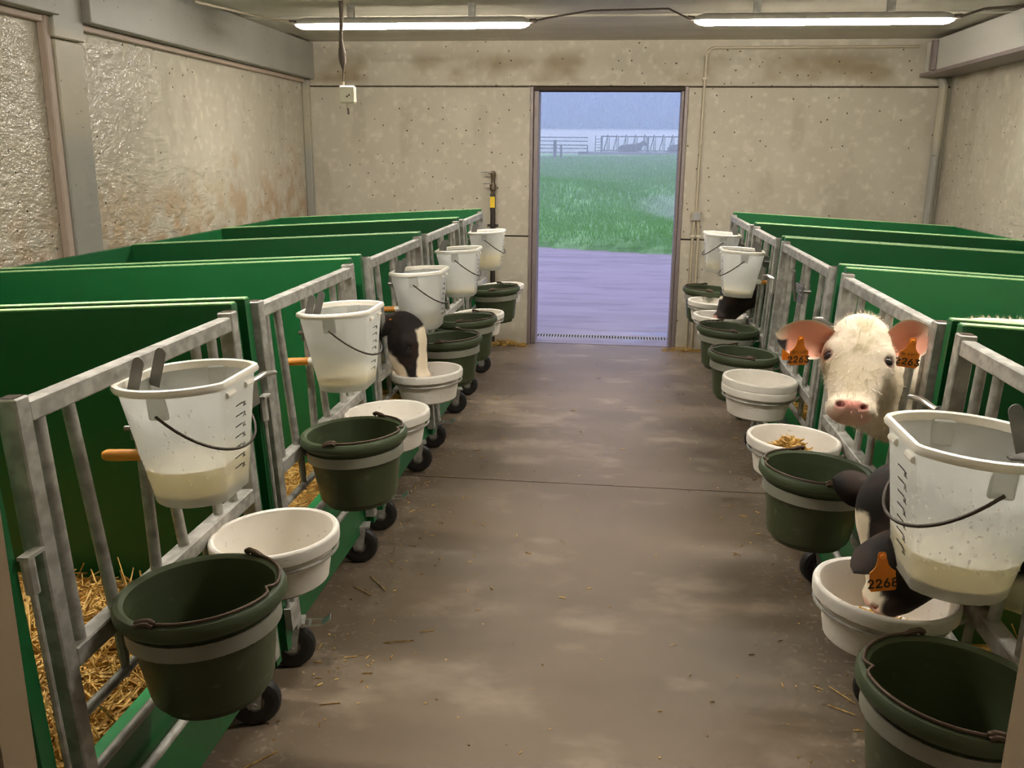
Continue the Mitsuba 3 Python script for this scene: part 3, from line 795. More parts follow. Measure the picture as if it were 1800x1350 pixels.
def bedding(side, i, n, label, pile=0.0):
    R = ROWS[side]; y0, y1 = GATES[side][i]
    hgt = lambda u, v: 0.355 + 0.07 * np.clip((u - 0.1) / 0.5, 0, 1) + pile * np.clip((u - 0.5), 0, 1) + 0.045 * (nfbm(np.stack([u * 6, v * 6, 0 * u + i + 9 * side], -1), 3) - 0.5)
    def fn(a, b):
        u = 0.075 + a * 1.48; v = y0 - 0.015 + b * (y1 - y0 + 0.03)
        return u, v, hgt(u, v)
    m = grid(30, 20, fn)
    base = (m[0], m[1] if R.side > 0 else m[1])
    near = rng.random(n) < 0.6
    u = np.where(near, 0.08 + 0.5 * rng.random(n), 0.08 + 1.4 * rng.random(n)); v = y0 + 0.02 + rng.random(n) * (y1 - y0 - 0.04)
    L = 0.04 + 0.12 * rng.random(n) ** 1.5
    L = np.minimum(L, 2 * np.minimum(v - y0 + 0.01, y1 - v + 0.01) + 0.02)
    ang = rng.random(n) * PI * 2; tilt = rng.normal(0, 0.22, n)
    up = rng.random(n) < 0.06
    tilt = np.where(up, rng.uniform(0.4, 1.1, n), tilt)
    u = np.maximum(u, 0.08 + 0.5 * L * np.abs(np.cos(ang)))
    P = np.stack([u, v, hgt(u, v) + 0.006 + 0.02 * rng.random(n) + np.where(up, L * 0.3, 0)], 1)
    s = stalks(P, L, ang, tilt, 0.0018 + 0.0012 * rng.random(n))
    whole('straw_bedding', R(cat(base, s)), 'straw', label, 'straw', 'straw in the pens', 'stuff')


bedding(-1, 0, 5200, 'yellow straw bedding in the nearest left pen', 0.05)
bedding(-1, 1, 900, 'straw bedding in the second left pen')
bedding(-1, 2, 500, 'straw bedding in the third left pen, under the eating calf')
bedding(1, 0, 1200, 'straw bedding in the nearest right pen')
bedding(1, 1, 2400, 'straw bedding in the pen of the white calf')
bedding(1, 2, 2400, 'straw bedding in the third right pen, behind the stacked bowls')
# straw and crumbs on the floor
n = 620
x = np.where(rng.random(n) < 0.62, np.where(rng.random(n) < 0.5, -0.95 + np.abs(rng.normal(0, 0.16, n)), 0.80 - np.abs(rng.normal(0, 0.16, n))), rng.uniform(-0.9, 0.75, n)); y = rng.uniform(1.1, 7.3, n)
L = 0.006 + 0.035 * rng.random(n) ** 4
lit = stalks(np.stack([x, y, 0.003 + 0 * x], 1), L, rng.random(n) * 6.28, 0 * x, 0.0012 + 0.0014 * rng.random(n))
big = [(-0.68, 2.62, 0.10, 0.3), (-0.60, 2.70, 0.05, 0.5), (-0.86, 3.02, 0.14, -0.9), (-0.90, 2.95, 0.1, -0.6), (-0.80, 2.25, 0.06, 0.3), (-0.93, 1.95, 0.18, 0.9), (-0.22, 1.62, 0.03, -0.2), (-0.3, 1.6, 0.025, 0), (0.74, 2.5, 0.1, 2.2), (0.72, 2.42, 0.08, 2.6)]
b = np.array(big)
lit2 = stalks(np.stack([b[:, 0], b[:, 1], 0.004 + 0 * b[:, 0]], 1), b[:, 2], b[:, 3], 0 * b[:, 0], 0.0022 + 0 * b[:, 0])
whole('straw_litter', cat(lit, lit2), 'straw', 'loose straw bits and crumbs scattered on the aisle floor', 'straw', None, 'stuff')
for cx, sx, nn, lab in ((-0.92, 0.10, 260, 'small heap of straw at the foot of the black water pipe'), (0.60, 0.11, 110, 'wisps of straw on the floor below the conduits')):
    q = rng.normal(0, 1, (nn, 3))
    P = np.stack([cx + sx * q[:, 0], YB - 0.05 - 0.05 * np.abs(q[:, 1]), 0.004 + 0.022 * np.abs(q[:, 2]) * np.exp(-q[:, 0] ** 2 / 2)], 1)
    P[:, 0] = np.clip(P[:, 0], cx - 0.16, cx + 0.16)
    whole('straw_heap', stalks(P, 0.03 + 0.04 * rng.random(nn), rng.normal(0, 0.5, nn), rng.normal(0, 0.1, nn), 0.002 + 0 * q[:, 0]), 'straw', lab, 'straw', None, 'stuff')
R = ROWS[1]
def feed(side, v, w, nn, label, spread=0.09, off=(0, 0), top=0.03):
    R = ROWS[side]; q = rng.normal(0, 0.5, (nn, 3)); u = R.ring_u + 0.005
    r = np.minimum(np.hypot(q[:, 0], q[:, 1]), 1.1); th = np.arctan2(q[:, 1], q[:, 0])
    P = np.stack([u + off[0] + spread * r * np.cos(th), v + off[1] + spread * r * np.sin(th), w - 0.120 + top * np.exp(-r ** 2 * 1.5) + 0.01 * rng.random(nn)], 1)
    whole('feed', R(stalks(P, 0.02 + 0.04 * rng.random(nn), rng.random(nn) * 6.28, rng.normal(0, 0.3, nn), 0.002 + 0.001 * rng.random(nn))), 'straw', label, 'feed', None, 'stuff')
feed(1, 3.017, 0.672, 420, 'straw and hay lying in the white bowl on the right', 0.085, (0.0, 0.02), 0.085)
feed(1, 1.908, 0.655, 260, 'feed pellets in the white bowl the near right calf eats from', 0.09)
feed(-1, 1.945, 0.685, 60, 'few crumbs of feed in the nearest left white bowl', 0.04, (0.03, 0.0))


# ------------------------------------------------------------------ calves
def seg(p, a, b, ra, rb):
    a, b = np.asarray(a, float), np.asarray(b, float)
    ab = b - a
    t = np.clip(((p - a) @ ab) / (ab @ ab), 0, 1)
    return np.linalg.norm(p - a - t[..., None] * ab, axis=-1) - (ra + (rb - ra) * t)


def ell(p, c, r):
    q = (p - np.asarray(c, float)) / np.asarray(r, float)
    k0 = np.linalg.norm(q, axis=-1); k1 = np.linalg.norm(q / np.asarray(r, float), axis=-1) + 1e-9
    return k0 * (k0 - 1) / k1


def smin(ds, k):
    d = ds[0]
    for e in ds[1:]:
        h = np.clip(0.5 + 0.5 * (e - d) / k, 0, 1)
        d = e * (1 - h) + d * h - k * h * (1 - h)
    return d


def surface_net(fn, lo, hi, h):
    lo, hi = np.asarray(lo, float), np.asarray(hi, float)
    ns = np.ceil((hi - lo) / h).astype(int) + 1
    ax = [lo[k] + h * np.arange(ns[k]) for k in range(3)]
    G = np.stack(np.meshgrid(*ax, indexing='ij'), -1)
    n4 = (ns + 3) // 4 + 1
    G4 = np.stack(np.meshgrid(*[lo[k] + 4 * h * np.arange(n4[k]) for k in range(3)], indexing='ij'), -1)
    D4 = fn(G4.reshape(-1, 3)).reshape(n4)
    near = [np.minimum((np.arange(ns[k]) + 2) // 4, n4[k] - 1) for k in range(3)]
    D = D4[np.ix_(*near)].copy()
    todo = np.abs(D) < 6.5 * h
    D[todo] = fn(G[todo])
    D = np.where(D == 0, 1e-9, D)
    s = D < 0
    c = [s[i:ns[0] - 1 + i, j:ns[1] - 1 + j, k:ns[2] - 1 + k] for i in (0, 1) for j in (0, 1) for k in (0, 1)]
    cnt = sum(x.astype(int) for x in c)
    act = (cnt > 0) & (cnt < 8)
    idx = -np.ones(act.shape, int)
    cells = np.argwhere(act)
    idx[act] = np.arange(len(cells))
    acc = np.zeros((len(cells), 3)); m = np.zeros(len(cells))
    for axis in range(3):
        for o1 in (0, 1):
            for o2 in (0, 1):
                off = np.zeros(3, int); others = [k for k in range(3) if k != axis]
                off[others[0]], off[others[1]] = o1, o2
                p0 = cells + off; p1 = p0.copy(); p1[:, axis] += 1
                d0, d1 = D[tuple(p0.T)], D[tuple(p1.T)]
                x = (d0 < 0) != (d1 < 0)
                t = np.where(x, d0 / (d0 - d1 + 1e-12), 0)
                q = p0.astype(float); q[:, axis] += t
                acc[x] += q[x]; m[x] += 1
    V = lo + h * acc / np.maximum(m, 1)[:, None]
    F = []
    for axis in range(3):
        o = [k for k in range(3) if k != axis]
        sl0 = [slice(None)] * 3; sl1 = [slice(None)] * 3
        sl0[axis] = slice(0, -1); sl1[axis] = slice(1, None)
        a, b = s[tuple(sl0)], s[tuple(sl1)]
        e = np.argwhere(a != b)
        e = e[(e[:, o[0]] > 0) & (e[:, o[1]] > 0) & (e[:, o[0]] < ns[o[0]] - 1) & (e[:, o[1]] < ns[o[1]] - 1)]
        q = []
        for d0, d1 in ((-1, -1), (0, -1), (0, 0), (-1, 0)):
            k = e.copy(); k[:, o[0]] += d0; k[:, o[1]] += d1
            q.append(idx[tuple(k.T)])
        q = np.stack(q, 1)
        inside = s[tuple(e.T)]
        flip = inside if axis != 1 else ~inside
        q[~flip] = q[~flip][:, ::-1]
        F.append(q)
    F = np.vstack(F)
    return V, tris(F)


def ear_mesh(base, tip, open_dir, width, thick=0.007, droop=0.0, n=18, m=13):
    """a cupped, pointed oval ear; returns mesh and per vertex flag 1 on the open (inner) side"""
    base, tip = np.asarray(base, float), np.asarray(tip, float)
    d = tip - base; L = np.linalg.norm(d); d /= L
    o = np.asarray(open_dir, float); o = o - d * (o @ d); o /= np.linalg.norm(o)
    w = np.cross(d, o)
    s, t = np.meshgrid(np.linspace(0, 1, n), np.linspace(-1, 1, m), indexing='ij')
    hw = width * np.clip(np.where(s < 0.55, 0.42 + 0.58 * np.sin(s / 0.55 * PI / 2), np.clip(np.cos((s - 0.55) / 0.45 * PI / 2), 0, 1) ** 0.62), 0.02, 1)
    cup = hw * 0.55 * t ** 2 * np.clip(1.25 - s, 0, 1)
    mid = base + d * (L * s)[..., None] + w * (hw * t * np.sqrt(1 - 0.25 * t ** 2 * np.clip(1 - s, 0, 1)))[..., None] + o * cup[..., None]
    mid[..., 2] -= droop * s ** 2
    th = thick * np.sqrt(np.clip(1 - t ** 2 * 0.9, 0.05, 1)) * np.clip(1.1 - 0.7 * s, 0.1, 1)
    A = mid + o * (th / 2)[..., None]; B = mid - o * (th / 2)[..., None]
    i, j = np.meshgrid(np.arange(n - 1), np.arange(m - 1), indexing='ij')
    q = np.stack([i * m + j, (i + 1) * m + j, (i + 1) * m + j + 1, i * m + j + 1], -1).reshape(-1, 4)
    k = n * m
    e = [[a, b, b + k, a + k] for a, b in [(i_ * m, (i_ + 1) * m) for i_ in range(n - 1)]] + [[b, a, a + k, b + k] for a, b in [(i_ * m + m - 1, (i_ + 1) * m + m - 1) for i_ in range(n - 1)]]
    e += [[(n - 1) * m + j_, (n - 1) * m + j_ + 1, (n - 1) * m + j_ + 1 + k, (n - 1) * m + j_ + k] for j_ in range(m - 1)]
    v = np.vstack([A.reshape(-1, 3), B.reshape(-1, 3)])
    f = tris(np.vstack([q[:, ::-1], q + k, np.array(e)[:, ::-1]]))
    inner = np.concatenate([np.ones(k) * (np.abs(t.ravel()) < 0.93), np.zeros(k)])
    return (v, f), inner, np.concatenate([s.ravel(), s.ravel()]), (d, o, w, L)


def head_sdf(q, short=0.78):
    """calf head: x to its left, y up the face towards the poll, z out of the face; origin between the eyes on the skull"""
    x = np.abs(q[..., 0]); p = np.stack([x, np.where(q[..., 1] < 0, q[..., 1] / short, q[..., 1]), q[..., 2]], -1)
    ds = [ell(p, (0, 0.055, -0.080), (0.082, 0.090, 0.092)),
          ell(p, (0.0, 0.105, -0.095), (0.060, 0.045, 0.060)),
          seg(p, (0, 0.015, -0.062), (0, -0.165, -0.052), 0.066, 0.040),
          seg(p, (0.034, 0.0, -0.055), (0.016, -0.165, -0.050), 0.050, 0.036),
          seg(p, (0.022, -0.02, -0.135), (0.012, -0.165, -0.085), 0.052, 0.030),
          ell(p, (0, -0.186, -0.046), (0.056, 0.034, 0.046)),
          ell(p, (0.020, -0.196, -0.030), (0.030, 0.026, 0.030)),
          ell(p, (0.0, -0.180, -0.080), (0.038, 0.026, 0.026)),
          ell(p, (0.056, 0.022, -0.040), (0.028, 0.020, 0.024)),
          ell(p, (0.062, -0.02, -0.062), (0.020, 0.03, 0.03))]
    d = smin(ds, 0.030)
    soc = ell(p, (0.078, -0.004, -0.020), (0.015, 0.012, 0.014))       # eye socket
    d = -smin([-d, soc + 0.002], 0.008)
    nos = ell(np.stack([p[..., 0], p[..., 1] - 0.55 * (p[..., 0] - 0.027), p[..., 2]], -1), (0.029, -0.194, -0.002), (0.0105, 0.0065, 0.013))       # nostril
    d = -smin([-d, nos], 0.006)
    mouth = np.maximum(np.abs(p[..., 1] + 0.213 - 0.42 * (p[..., 2] + 0.045)) - 0.0035, np.abs(p[..., 2] + 0.062) - 0.040)
    return -smin([-d, mouth + 0.002], 0.004) * np.where(q[..., 1] < 0, 0.85, 1.0)


def calf(name, label, H, neck, body, color, res=0.0065, ears=(None, None), extra=(), hair=None, group=None):
    """H: head frame (4x4); neck: [(point, radius)...] from the poll on; body: extra capsules (a, b, ra, rb)"""
    Hi = np.linalg.inv(H)
    face = 0.78
    toh = lambda p: p @ Hi[:3, :3].T + Hi[:3, 3]
    toW = lambda p: np.asarray(p, float) @ H[:3, :3].T + H[:3, 3]
    poll = [toW((0, 0.03, -0.12)), toW((0, -0.03, -0.145))]
    chain = [(poll[0], 0.075)] + list(neck)
    caps = [(a[0], b[0], a[1], b[1]) for a, b in zip(chain, chain[1:])] + list(body)
    def fn(p):
        return smin([head_sdf(toh(p))] + [seg(p, *c) for c in caps], 0.035)
    pts = np.vstack([np.array([c[0] - c[2] for c in caps] + [c[0] + c[2] for c in caps] + [c[1] - c[3] for c in caps] + [c[1] + c[3] for c in caps]), np.array([toW((a, b_, c_)) for a in (-0.12, 0.12) for b_ in (-0.25, 0.2) for c_ in (-0.2, 0.05)])])
    V, F = surface_net(fn, pts.min(0) - 0.02, pts.max(0) + 0.02, res)
    flags = [np.zeros(len(V))]; sval = [np.zeros(len(V))]; meshes = [(V, F)]; frames = []
    for e in ears:
        if e is None:
            frames.append(None); continue
        (m, inner, s, fr) = ear_mesh(*e)
        meshes.append(m); flags.append(inner + 1); sval.append(s); frames.append(fr)
    m = cat(*meshes)
    fl, sv = np.concatenate(flags), np.concatenate(sval)
    hq = toh(m[0]); hq[:, 1] = np.where(hq[:, 1] < 0, hq[:, 1] / face, hq[:, 1])
    col = color(m[0], hq, fl, sv)
    t = thing(name, label, 'calf', group)
    part(t, 'body', m, 'calf_coat', True, color=col)
    if hair:
        rg = np.random.default_rng(8)
        nv = len(V)
        nr = np.zeros((nv, 3)); fn_ = np.cross(V[F[:, 1]] - V[F[:, 0]], V[F[:, 2]] - V[F[:, 0]])
        for k in range(3):
            np.add.at(nr, F[:, k], fn_)
        nr /= np.linalg.norm(nr, axis=1, keepdims=True) + 1e-12
        hv = toh(V)
        w = hair(hv)
        pick = rg.choice(nv, 16000, p=w / w.sum())
        P = V[pick] + rg.normal(0, res * 0.4, (len(pick), 3)); N = nr[pick]
        P -= N * ((P - V[pick]) * N).sum(1, keepdims=True)
        comb = np.array([0, 0, -1.0]) + 0.7 * rg.normal(0, 1, (len(pick), 3)); comb -= N * (comb * N).sum(1, keepdims=True)
        d_ = N * 0.45 + comb * 0.55; d_ /= np.linalg.norm(d_, axis=1, keepdims=True)
        Ln = (0.010 + 0.010 * rg.random(len(pick)))[:, None]
        sd = np.cross(d_, N); sd /= np.linalg.norm(sd, axis=1, keepdims=True) + 1e-9
        hm = np.stack([P - N * 0.001 - sd * 0.0007, P - N * 0.001 + sd * 0.0007, P + d_ * Ln], 1).reshape(-1, 3)
        part(t, 'hair', (hm, np.arange(len(hm)).reshape(-1, 3)), 'calf_coat', False, kind='stuff', color=np.repeat(col[pick], 3, axis=0))
    for s in (-1, 1):
        c = toW((s * 0.0715, -0.004, -0.029))
        v, f = lathe([(0.0145 * math.sin(a), -0.0145 * math.cos(a)) for a in np.linspace(0.01, PI - 0.01, 10)], 16)
        part(t, 'eye', (v + c, f), 'calf_eye', True, label='dark eye')
    return t, toW, frames


def tag(t, M4, txt=None, name='ear_tag', small=None):
    """yellow orange ear tag: a plate with a narrow neck; M4: x right, y up, z out of the front; origin at the stud"""
    from shapely.geometry import Polygon
    import trimesh
    out = [(-0.005, 0.009), (0.005, 0.009), (0.008, 0.005), (0.009, -0.006), (0.012, -0.018), (0.018, -0.026), (0.025, -0.031), (0.026, -0.066), (0.023, -0.070), (-0.023, -0.070), (-0.026, -0.066), (-0.025, -0.031), (-0.018, -0.026), (-0.012, -0.018), (-0.009, -0.006), (-0.008, 0.005)]
    e = trimesh.creation.extrude_polygon(Polygon(out), 0.0022, engine='earcut')
    k = part(t, name, xf((np.array(e.vertices), np.array(e.faces)), M4), 'tag_orange', label='orange ear tag')
    fr = M4[:3, :3]; o = M4[:3, 3]
    P = lambda x, y: o + fr @ np.array([x, y, 0.0023])
    if txt:
        part(k, 'print', text(txt, 0.0175, fr[:, 0], fr[:, 1], P(0, -0.054), True, 0.0006), 'tag_print')
    if small:
        part(k, 'small_print', text(small, 0.0065, fr[:, 0], fr[:, 1], P(0, -0.034), False, 0.0005), 'tag_print')
    part(k, 'stud', xf(lathe([(0.0, 0.003), (0.005, 0.003), (0.006, 0.0005), (0.006, -0.003), (0.0, -0.003)], 12), M4 @ mat([1, 0, 0], [0, 1, 0], [0, 0, 1], [0, 0, 0.002])), 'tag_orange', 40)


def unit(v):
    v = np.asarray(v, float); return v / np.linalg.norm(v)


def head_frame(eye_mid, up, out):
    z = unit(out); y = np.asarray(up, float); y = unit(y - z * (y @ z)); x = np.cross(y, z)
    return mat(x, y, z, eye_mid)


WHITE, PINK, CREAM = np.array(S(214, 201, 182)), np.array(S(198, 136, 122)), np.array(S(188, 174, 144))
BLACK, DARKB = np.array(S(30, 26, 26)), np.array(S(48, 36, 30))
lerp = lambda a, b, t: a * (1 - t)[:, None] + b * t[:, None]
ss = lambda a, b, x: (lambda t: t * t * (3 - 2 * t))(np.clip((x - a) / (b - a), 0, 1))


def white_color(p, h, fl, s):
    n = len(p)
    w = nfbm(p * 40, 3, 1)
    c = lerp(np.tile(WHITE, (n, 1)), np.tile(CREAM, (n, 1)), ss(0.45, 0.75, nfbm(p * 14, 3, 2)) * 0.6)
    mark = ss(0.055, 0.015, np.hypot(h[:, 0] * 1.0, (h[:, 1] - 0.045) * 0.5)) * ss(0.36, 0.6, w) * (h[:, 2] > -0.08)
    c = lerp(c, np.tile(np.array(S(176, 164, 132)), (n, 1)), mark * 0.8)
    nose = ss(-0.170, -0.182, h[:, 1] + 1.0 * np.abs(h[:, 0]) ** 1.5) * ss(-0.222, -0.212, h[:, 1]) * ss(-0.062, -0.046, h[:, 2]) * ss(0.045, 0.036, np.abs(h[:, 0]))
    c = lerp(c, np.tile(PINK, (n, 1)), nose)
    nos = ss(0.015, 0.008, np.hypot(np.abs(h[:, 0]) - 0.029, h[:, 1] + 0.195)) * (h[:, 2] > -0.04)
    c = lerp(c, np.tile(np.array(S(120, 62, 56)), (n, 1)), nos * 0.8)
    lips = ss(-0.200, -0.212, h[:, 1]) * ss(-0.10, -0.085, h[:, 2])
    c = lerp(c, np.tile(np.array(S(216, 176, 158)), (n, 1)), lips * 0.85)
    lid = ss(0.024, 0.017, np.linalg.norm(np.stack([np.abs(h[:, 0]) - 0.0735, h[:, 1] + 0.004, h[:, 2] + 0.026], 1), axis=1)) * (fl == 0)
    c = lerp(c, np.tile(np.array(S(150, 104, 92)), (n, 1)), lid * 0.7)
    inner = (fl == 2) * 1.0
    c = lerp(c, np.tile(np.array(S(214, 150, 126)), (n, 1)), inner * ss(1.0, 0.75, s) * 0.9)
    tip = (fl > 0) * (s > 0.80) * (s < 0.97) * (h[:, 0] < 0) * (p[:, 2] < 1.135)
    c = lerp(c, np.tile(BLACK, (n, 1)), tip * 1.0)
    return c


# the white calf: head out between the bars, looking at the camera
H = head_frame((0.637, 2.345, 1.108), (0.16, 0.50, 0.80), (-0.19, -0.76, 0.62))
W_ = lambda q: H[:3, :3] @ np.asarray(q, float) + H[:3, 3]
# its own left is image right
eL = (W_((0.058, 0.062, -0.085)), np.array([0.832, 2.40, 1.175]), (-0.25, -0.9, 0.05), 0.056, 0.008, 0.010)
eR = (W_((-0.058, 0.062, -0.085)), np.array([0.425, 2.36, 1.16]), (-0.05, -0.95, 0.10), 0.056, 0.008, 0.010)
wc, tw, fr = calf('white_calf', 'white calf with pink nose looking out over its gate between two orange ear tags', H,
                  [(np.array([0.712, 2.52, 0.98]), 0.085), (np.array([0.785, 2.645, 0.97]), 0.084), (np.array([0.86, 2.685, 0.965]), 0.09), (np.array([0.97, 2.71, 0.96]), 0.125), (np.array([1.10, 2.74, 0.96]), 0.165)],
                  [(np.array([1.10, 2.75, 0.945]), np.array([1.85, 2.85, 0.92]), 0.185, 0.20), (np.array([1.08, 2.74, 1.0]), np.array([1.85, 2.84, 1.0]), 0.13, 0.13),
                   (np.array([0.715, 2.52, 0.91]), np.array([0.83, 2.672, 0.86]), 0.060, 0.075), (np.array([0.83, 2.672, 0.86]), np.array([1.02, 2.70, 0.80]), 0.078, 0.12),
                   (np.array([1.08, 2.66, 0.80]), np.array([1.06, 2.64, 0.42]), 0.055, 0.035), (np.array([1.08, 2.82, 0.80]), np.array([1.10, 2.84, 0.42]), 0.055, 0.035),
                   (np.array([1.85, 2.76, 0.85]), np.array([1.92, 2.76, 0.62]), 0.09, 0.045), (np.array([1.92, 2.76, 0.62]), np.array([1.90, 2.76, 0.42]), 0.042, 0.034),
                   (np.array([1.85, 2.92, 0.85]), np.array([1.92, 2.92, 0.62]), 0.09, 0.045), (np.array([1.92, 2.92, 0.62]), np.array([1.90, 2.92, 0.42]), 0.042, 0.034)],
                  white_color, 0.006, (eL, eR), hair=lambda h: np.where(h[:, 1] > -0.15, 1.0, 0.15) * np.where(np.linalg.norm(h, axis=1) < 0.2, 3.0, 1.0) * (h[:, 2] > -1.3))
vx = _r2
o1 = eR[0] * 0.42 + eR[1] * 0.58 + np.array([-0.012, -0.045, 0.0])
tag(wc, mat(unit(vx + [0, 0.1, 0]), unit([0.02, -0.10, 1]), np.cross(unit(vx + [0, 0.1, 0]), unit([0.02, -0.10, 1])), o1), '2263', small='BE 4 122')
tag(wc, mat(unit(vx + [0, 0.1, 0]), unit([0.02, 0.10, 1]), np.cross(unit(vx + [0, 0.1, 0]), unit([0.02, 0.10, 1])), o1 + np.array([-0.010, 0.055, 0.004])))
o2 = eL[0] * 0.5 + eL[1] * 0.5 + np.array([0.0, -0.045, 0.0])
tag(wc, mat(unit(vx + [0, -0.3, -0.1]), unit([0.12, -0.05, 1]), np.cross(unit(vx + [0, -0.3, -0.1]), unit([0.12, -0.05, 1])), o2), '2263', small='BE 4 122')


def holstein(f_white):
    def col(p, h, fl, s):
        n = len(p)
        c = lerp(np.tile(BLACK, (n, 1)), np.tile(DARKB, (n, 1)), ss(0.4, 0.7, nfbm(p * 18, 3, 4)))
        w = np.clip(f_white(p, h, nfbm(p * 22, 3, 6) - 0.5), 0, 1) * (fl == 0)
        c = lerp(c, np.tile(np.array(S(228, 214, 190)), (n, 1)), w)
        nose = ss(-0.178, -0.190, h[:, 1]) * ss(-0.06, -0.045, h[:, 2]) * ss(0.045, 0.035, np.abs(h[:, 0]))
        c = lerp(c, np.tile(np.array(S(206, 160, 144)), (n, 1)), nose * 0.9)
        inner = (fl == 2) * 1.0
        return lerp(c, np.tile(np.array(S(96, 78, 70)), (n, 1)), inner * 0.7)
    return col


# left calf: head down in its bowl, seen from its right side
Hb = head_frame((-0.830, 3.735, 0.790), (-0.16, 0.10, 0.98), (0.93, -0.33, 0.16))
Wb = lambda q: Hb[:3, :3] @ np.asarray(q, float) + Hb[:3, 3]
wl = lambda p, h, k: np.maximum(ss(0.038, 0.030, np.abs(h[:, 0] + 0.004) + 0.03 * k - np.clip(-h[:, 1] - 0.05, 0, 1) * 0.12) * ss(0.075, 0.060, h[:, 1] + 0.06 * k) * ss(-0.09, -0.07, h[:, 2]),
                                ss(-0.085, -0.105, h[:, 2] + 0.3 * (h[:, 1] + 0.05) + 0.05 * k) * ss(0.0, -0.05, h[:, 1]))
lc, _, _ = calf('black_calf', 'black and white calf eating from a white bowl in the left row', Hb,
                [(np.array([-0.97, 3.79, 0.81]), 0.090), (np.array([-1.14, 3.86, 0.82]), 0.11), (np.array([-1.38, 3.95, 0.85]), 0.16)],
                [(np.array([-0.90, 3.755, 0.745]), np.array([-1.08, 3.83, 0.73]), 0.055, 0.09), (np.array([-1.38, 3.95, 0.84]), np.array([-2.10, 4.0, 0.82]), 0.18, 0.19), (np.array([-1.38, 3.88, 0.75]), np.array([-1.36, 3.86, 0.42]), 0.05, 0.035), (np.array([-1.38, 4.04, 0.75]), np.array([-1.36, 4.06, 0.42]), 0.05, 0.035),
                 (np.array([-2.1, 3.9, 0.75]), np.array([-2.12, 3.9, 0.42]), 0.07, 0.035), (np.array([-2.1, 4.1, 0.75]), np.array([-2.12, 4.1, 0.42]), 0.07, 0.035)], holstein(wl), 0.0065,
                ((Wb((-0.055, 0.075, -0.09)), np.array([-0.985, 3.65, 0.87]), (-0.5, 0.8, 0.1), 0.045, 0.008), (Wb((0.055, 0.075, -0.09)), np.array([-0.95, 3.97, 0.89]), (0.5, 0.6, 0), 0.045, 0.008)))
tag(lc, mat(unit([0.3, 0.95, 0]), unit([0.9, -0.3, 0.4]), np.cross(unit([0.3, 0.95, 0]), unit([0.9, -0.3, 0.4])), np.array([-0.965, 3.70, 0.905])))

# near right calf: head in its bowl, left ear with its tag towards the camera
Ha = head_frame((0.556, 1.84, 0.812), (-0.17, 0.04, 1.0), (-0.97, -0.16, -0.14))
Wa = lambda q: Ha[:3, :3] @ np.asarray(q, float) + Ha[:3, 3]
wr = lambda p, h, k: np.maximum(ss(0.036, 0.028, np.abs(h[:, 0]) + 0.02 * k) * ss(0.060, 0.045, h[:, 1] + 0.05 * k) * ss(-0.06, -0.04, h[:, 2]),
                                np.maximum(ss(-0.155, -0.17, h[:, 1] + 0.03 * k) * ss(-0.10, -0.08, h[:, 2]) * ss(0.050, 0.040, np.abs(h[:, 0])), ss(-0.17, -0.20, h[:, 2] + 0.06 * k) * ss(-0.10, -0.14, h[:, 1]) * ss(-0.30, -0.26, h[:, 1])))
rc, _, _ = calf('black_calf', 'black calf with an orange ear tag eating from the nearest white bowl on the right', Ha,
                [(np.array([0.72, 1.865, 0.84]), 0.088), (np.array([0.82, 1.88, 0.85]), 0.085), (np.array([0.95, 1.84, 0.86]), 0.12), (np.array([1.08, 1.80, 0.87]), 0.16)],
                [(np.array([1.08, 1.80, 0.86]), np.array([1.85, 1.76, 0.86]), 0.19, 0.20), (np.array([0.64, 1.85, 0.74]), np.array([0.82, 1.88, 0.75]), 0.055, 0.08), (np.array([0.82, 1.88, 0.75]), np.array([1.02, 1.82, 0.74]), 0.08, 0.11), (np.array([1.08, 1.70, 0.75]), np.array([1.06, 1.69, 0.42]), 0.05, 0.035),
                 (np.array([1.08, 1.92, 0.75]), np.array([1.06, 1.92, 0.42]), 0.05, 0.035), (np.array([1.85, 1.64, 0.75]), np.array([1.87, 1.64, 0.42]), 0.07, 0.035), (np.array([1.85, 1.84, 0.75]), np.array([1.87, 1.84, 0.42]), 0.07, 0.035)], holstein(wr), 0.0065,
                ((Wa((0.058, 0.055, -0.085)), np.array([0.487, 1.66, 0.812]), (0.1, 0.35, -1.0), 0.044, 0.008), (Wa((-0.058, 0.055, -0.085)), np.array([0.500, 1.94, 0.905]), (0.2, 0.75, -0.6), 0.044, 0.008)))
tag(rc, mat(unit([0.985, 0.1, 0.12]), unit([-0.10, 0.1, 0.98]), np.cross(unit([0.985, 0.1, 0.12]), unit([-0.10, 0.1, 0.98])), np.array([0.538, 1.665, 0.848])), '2268')

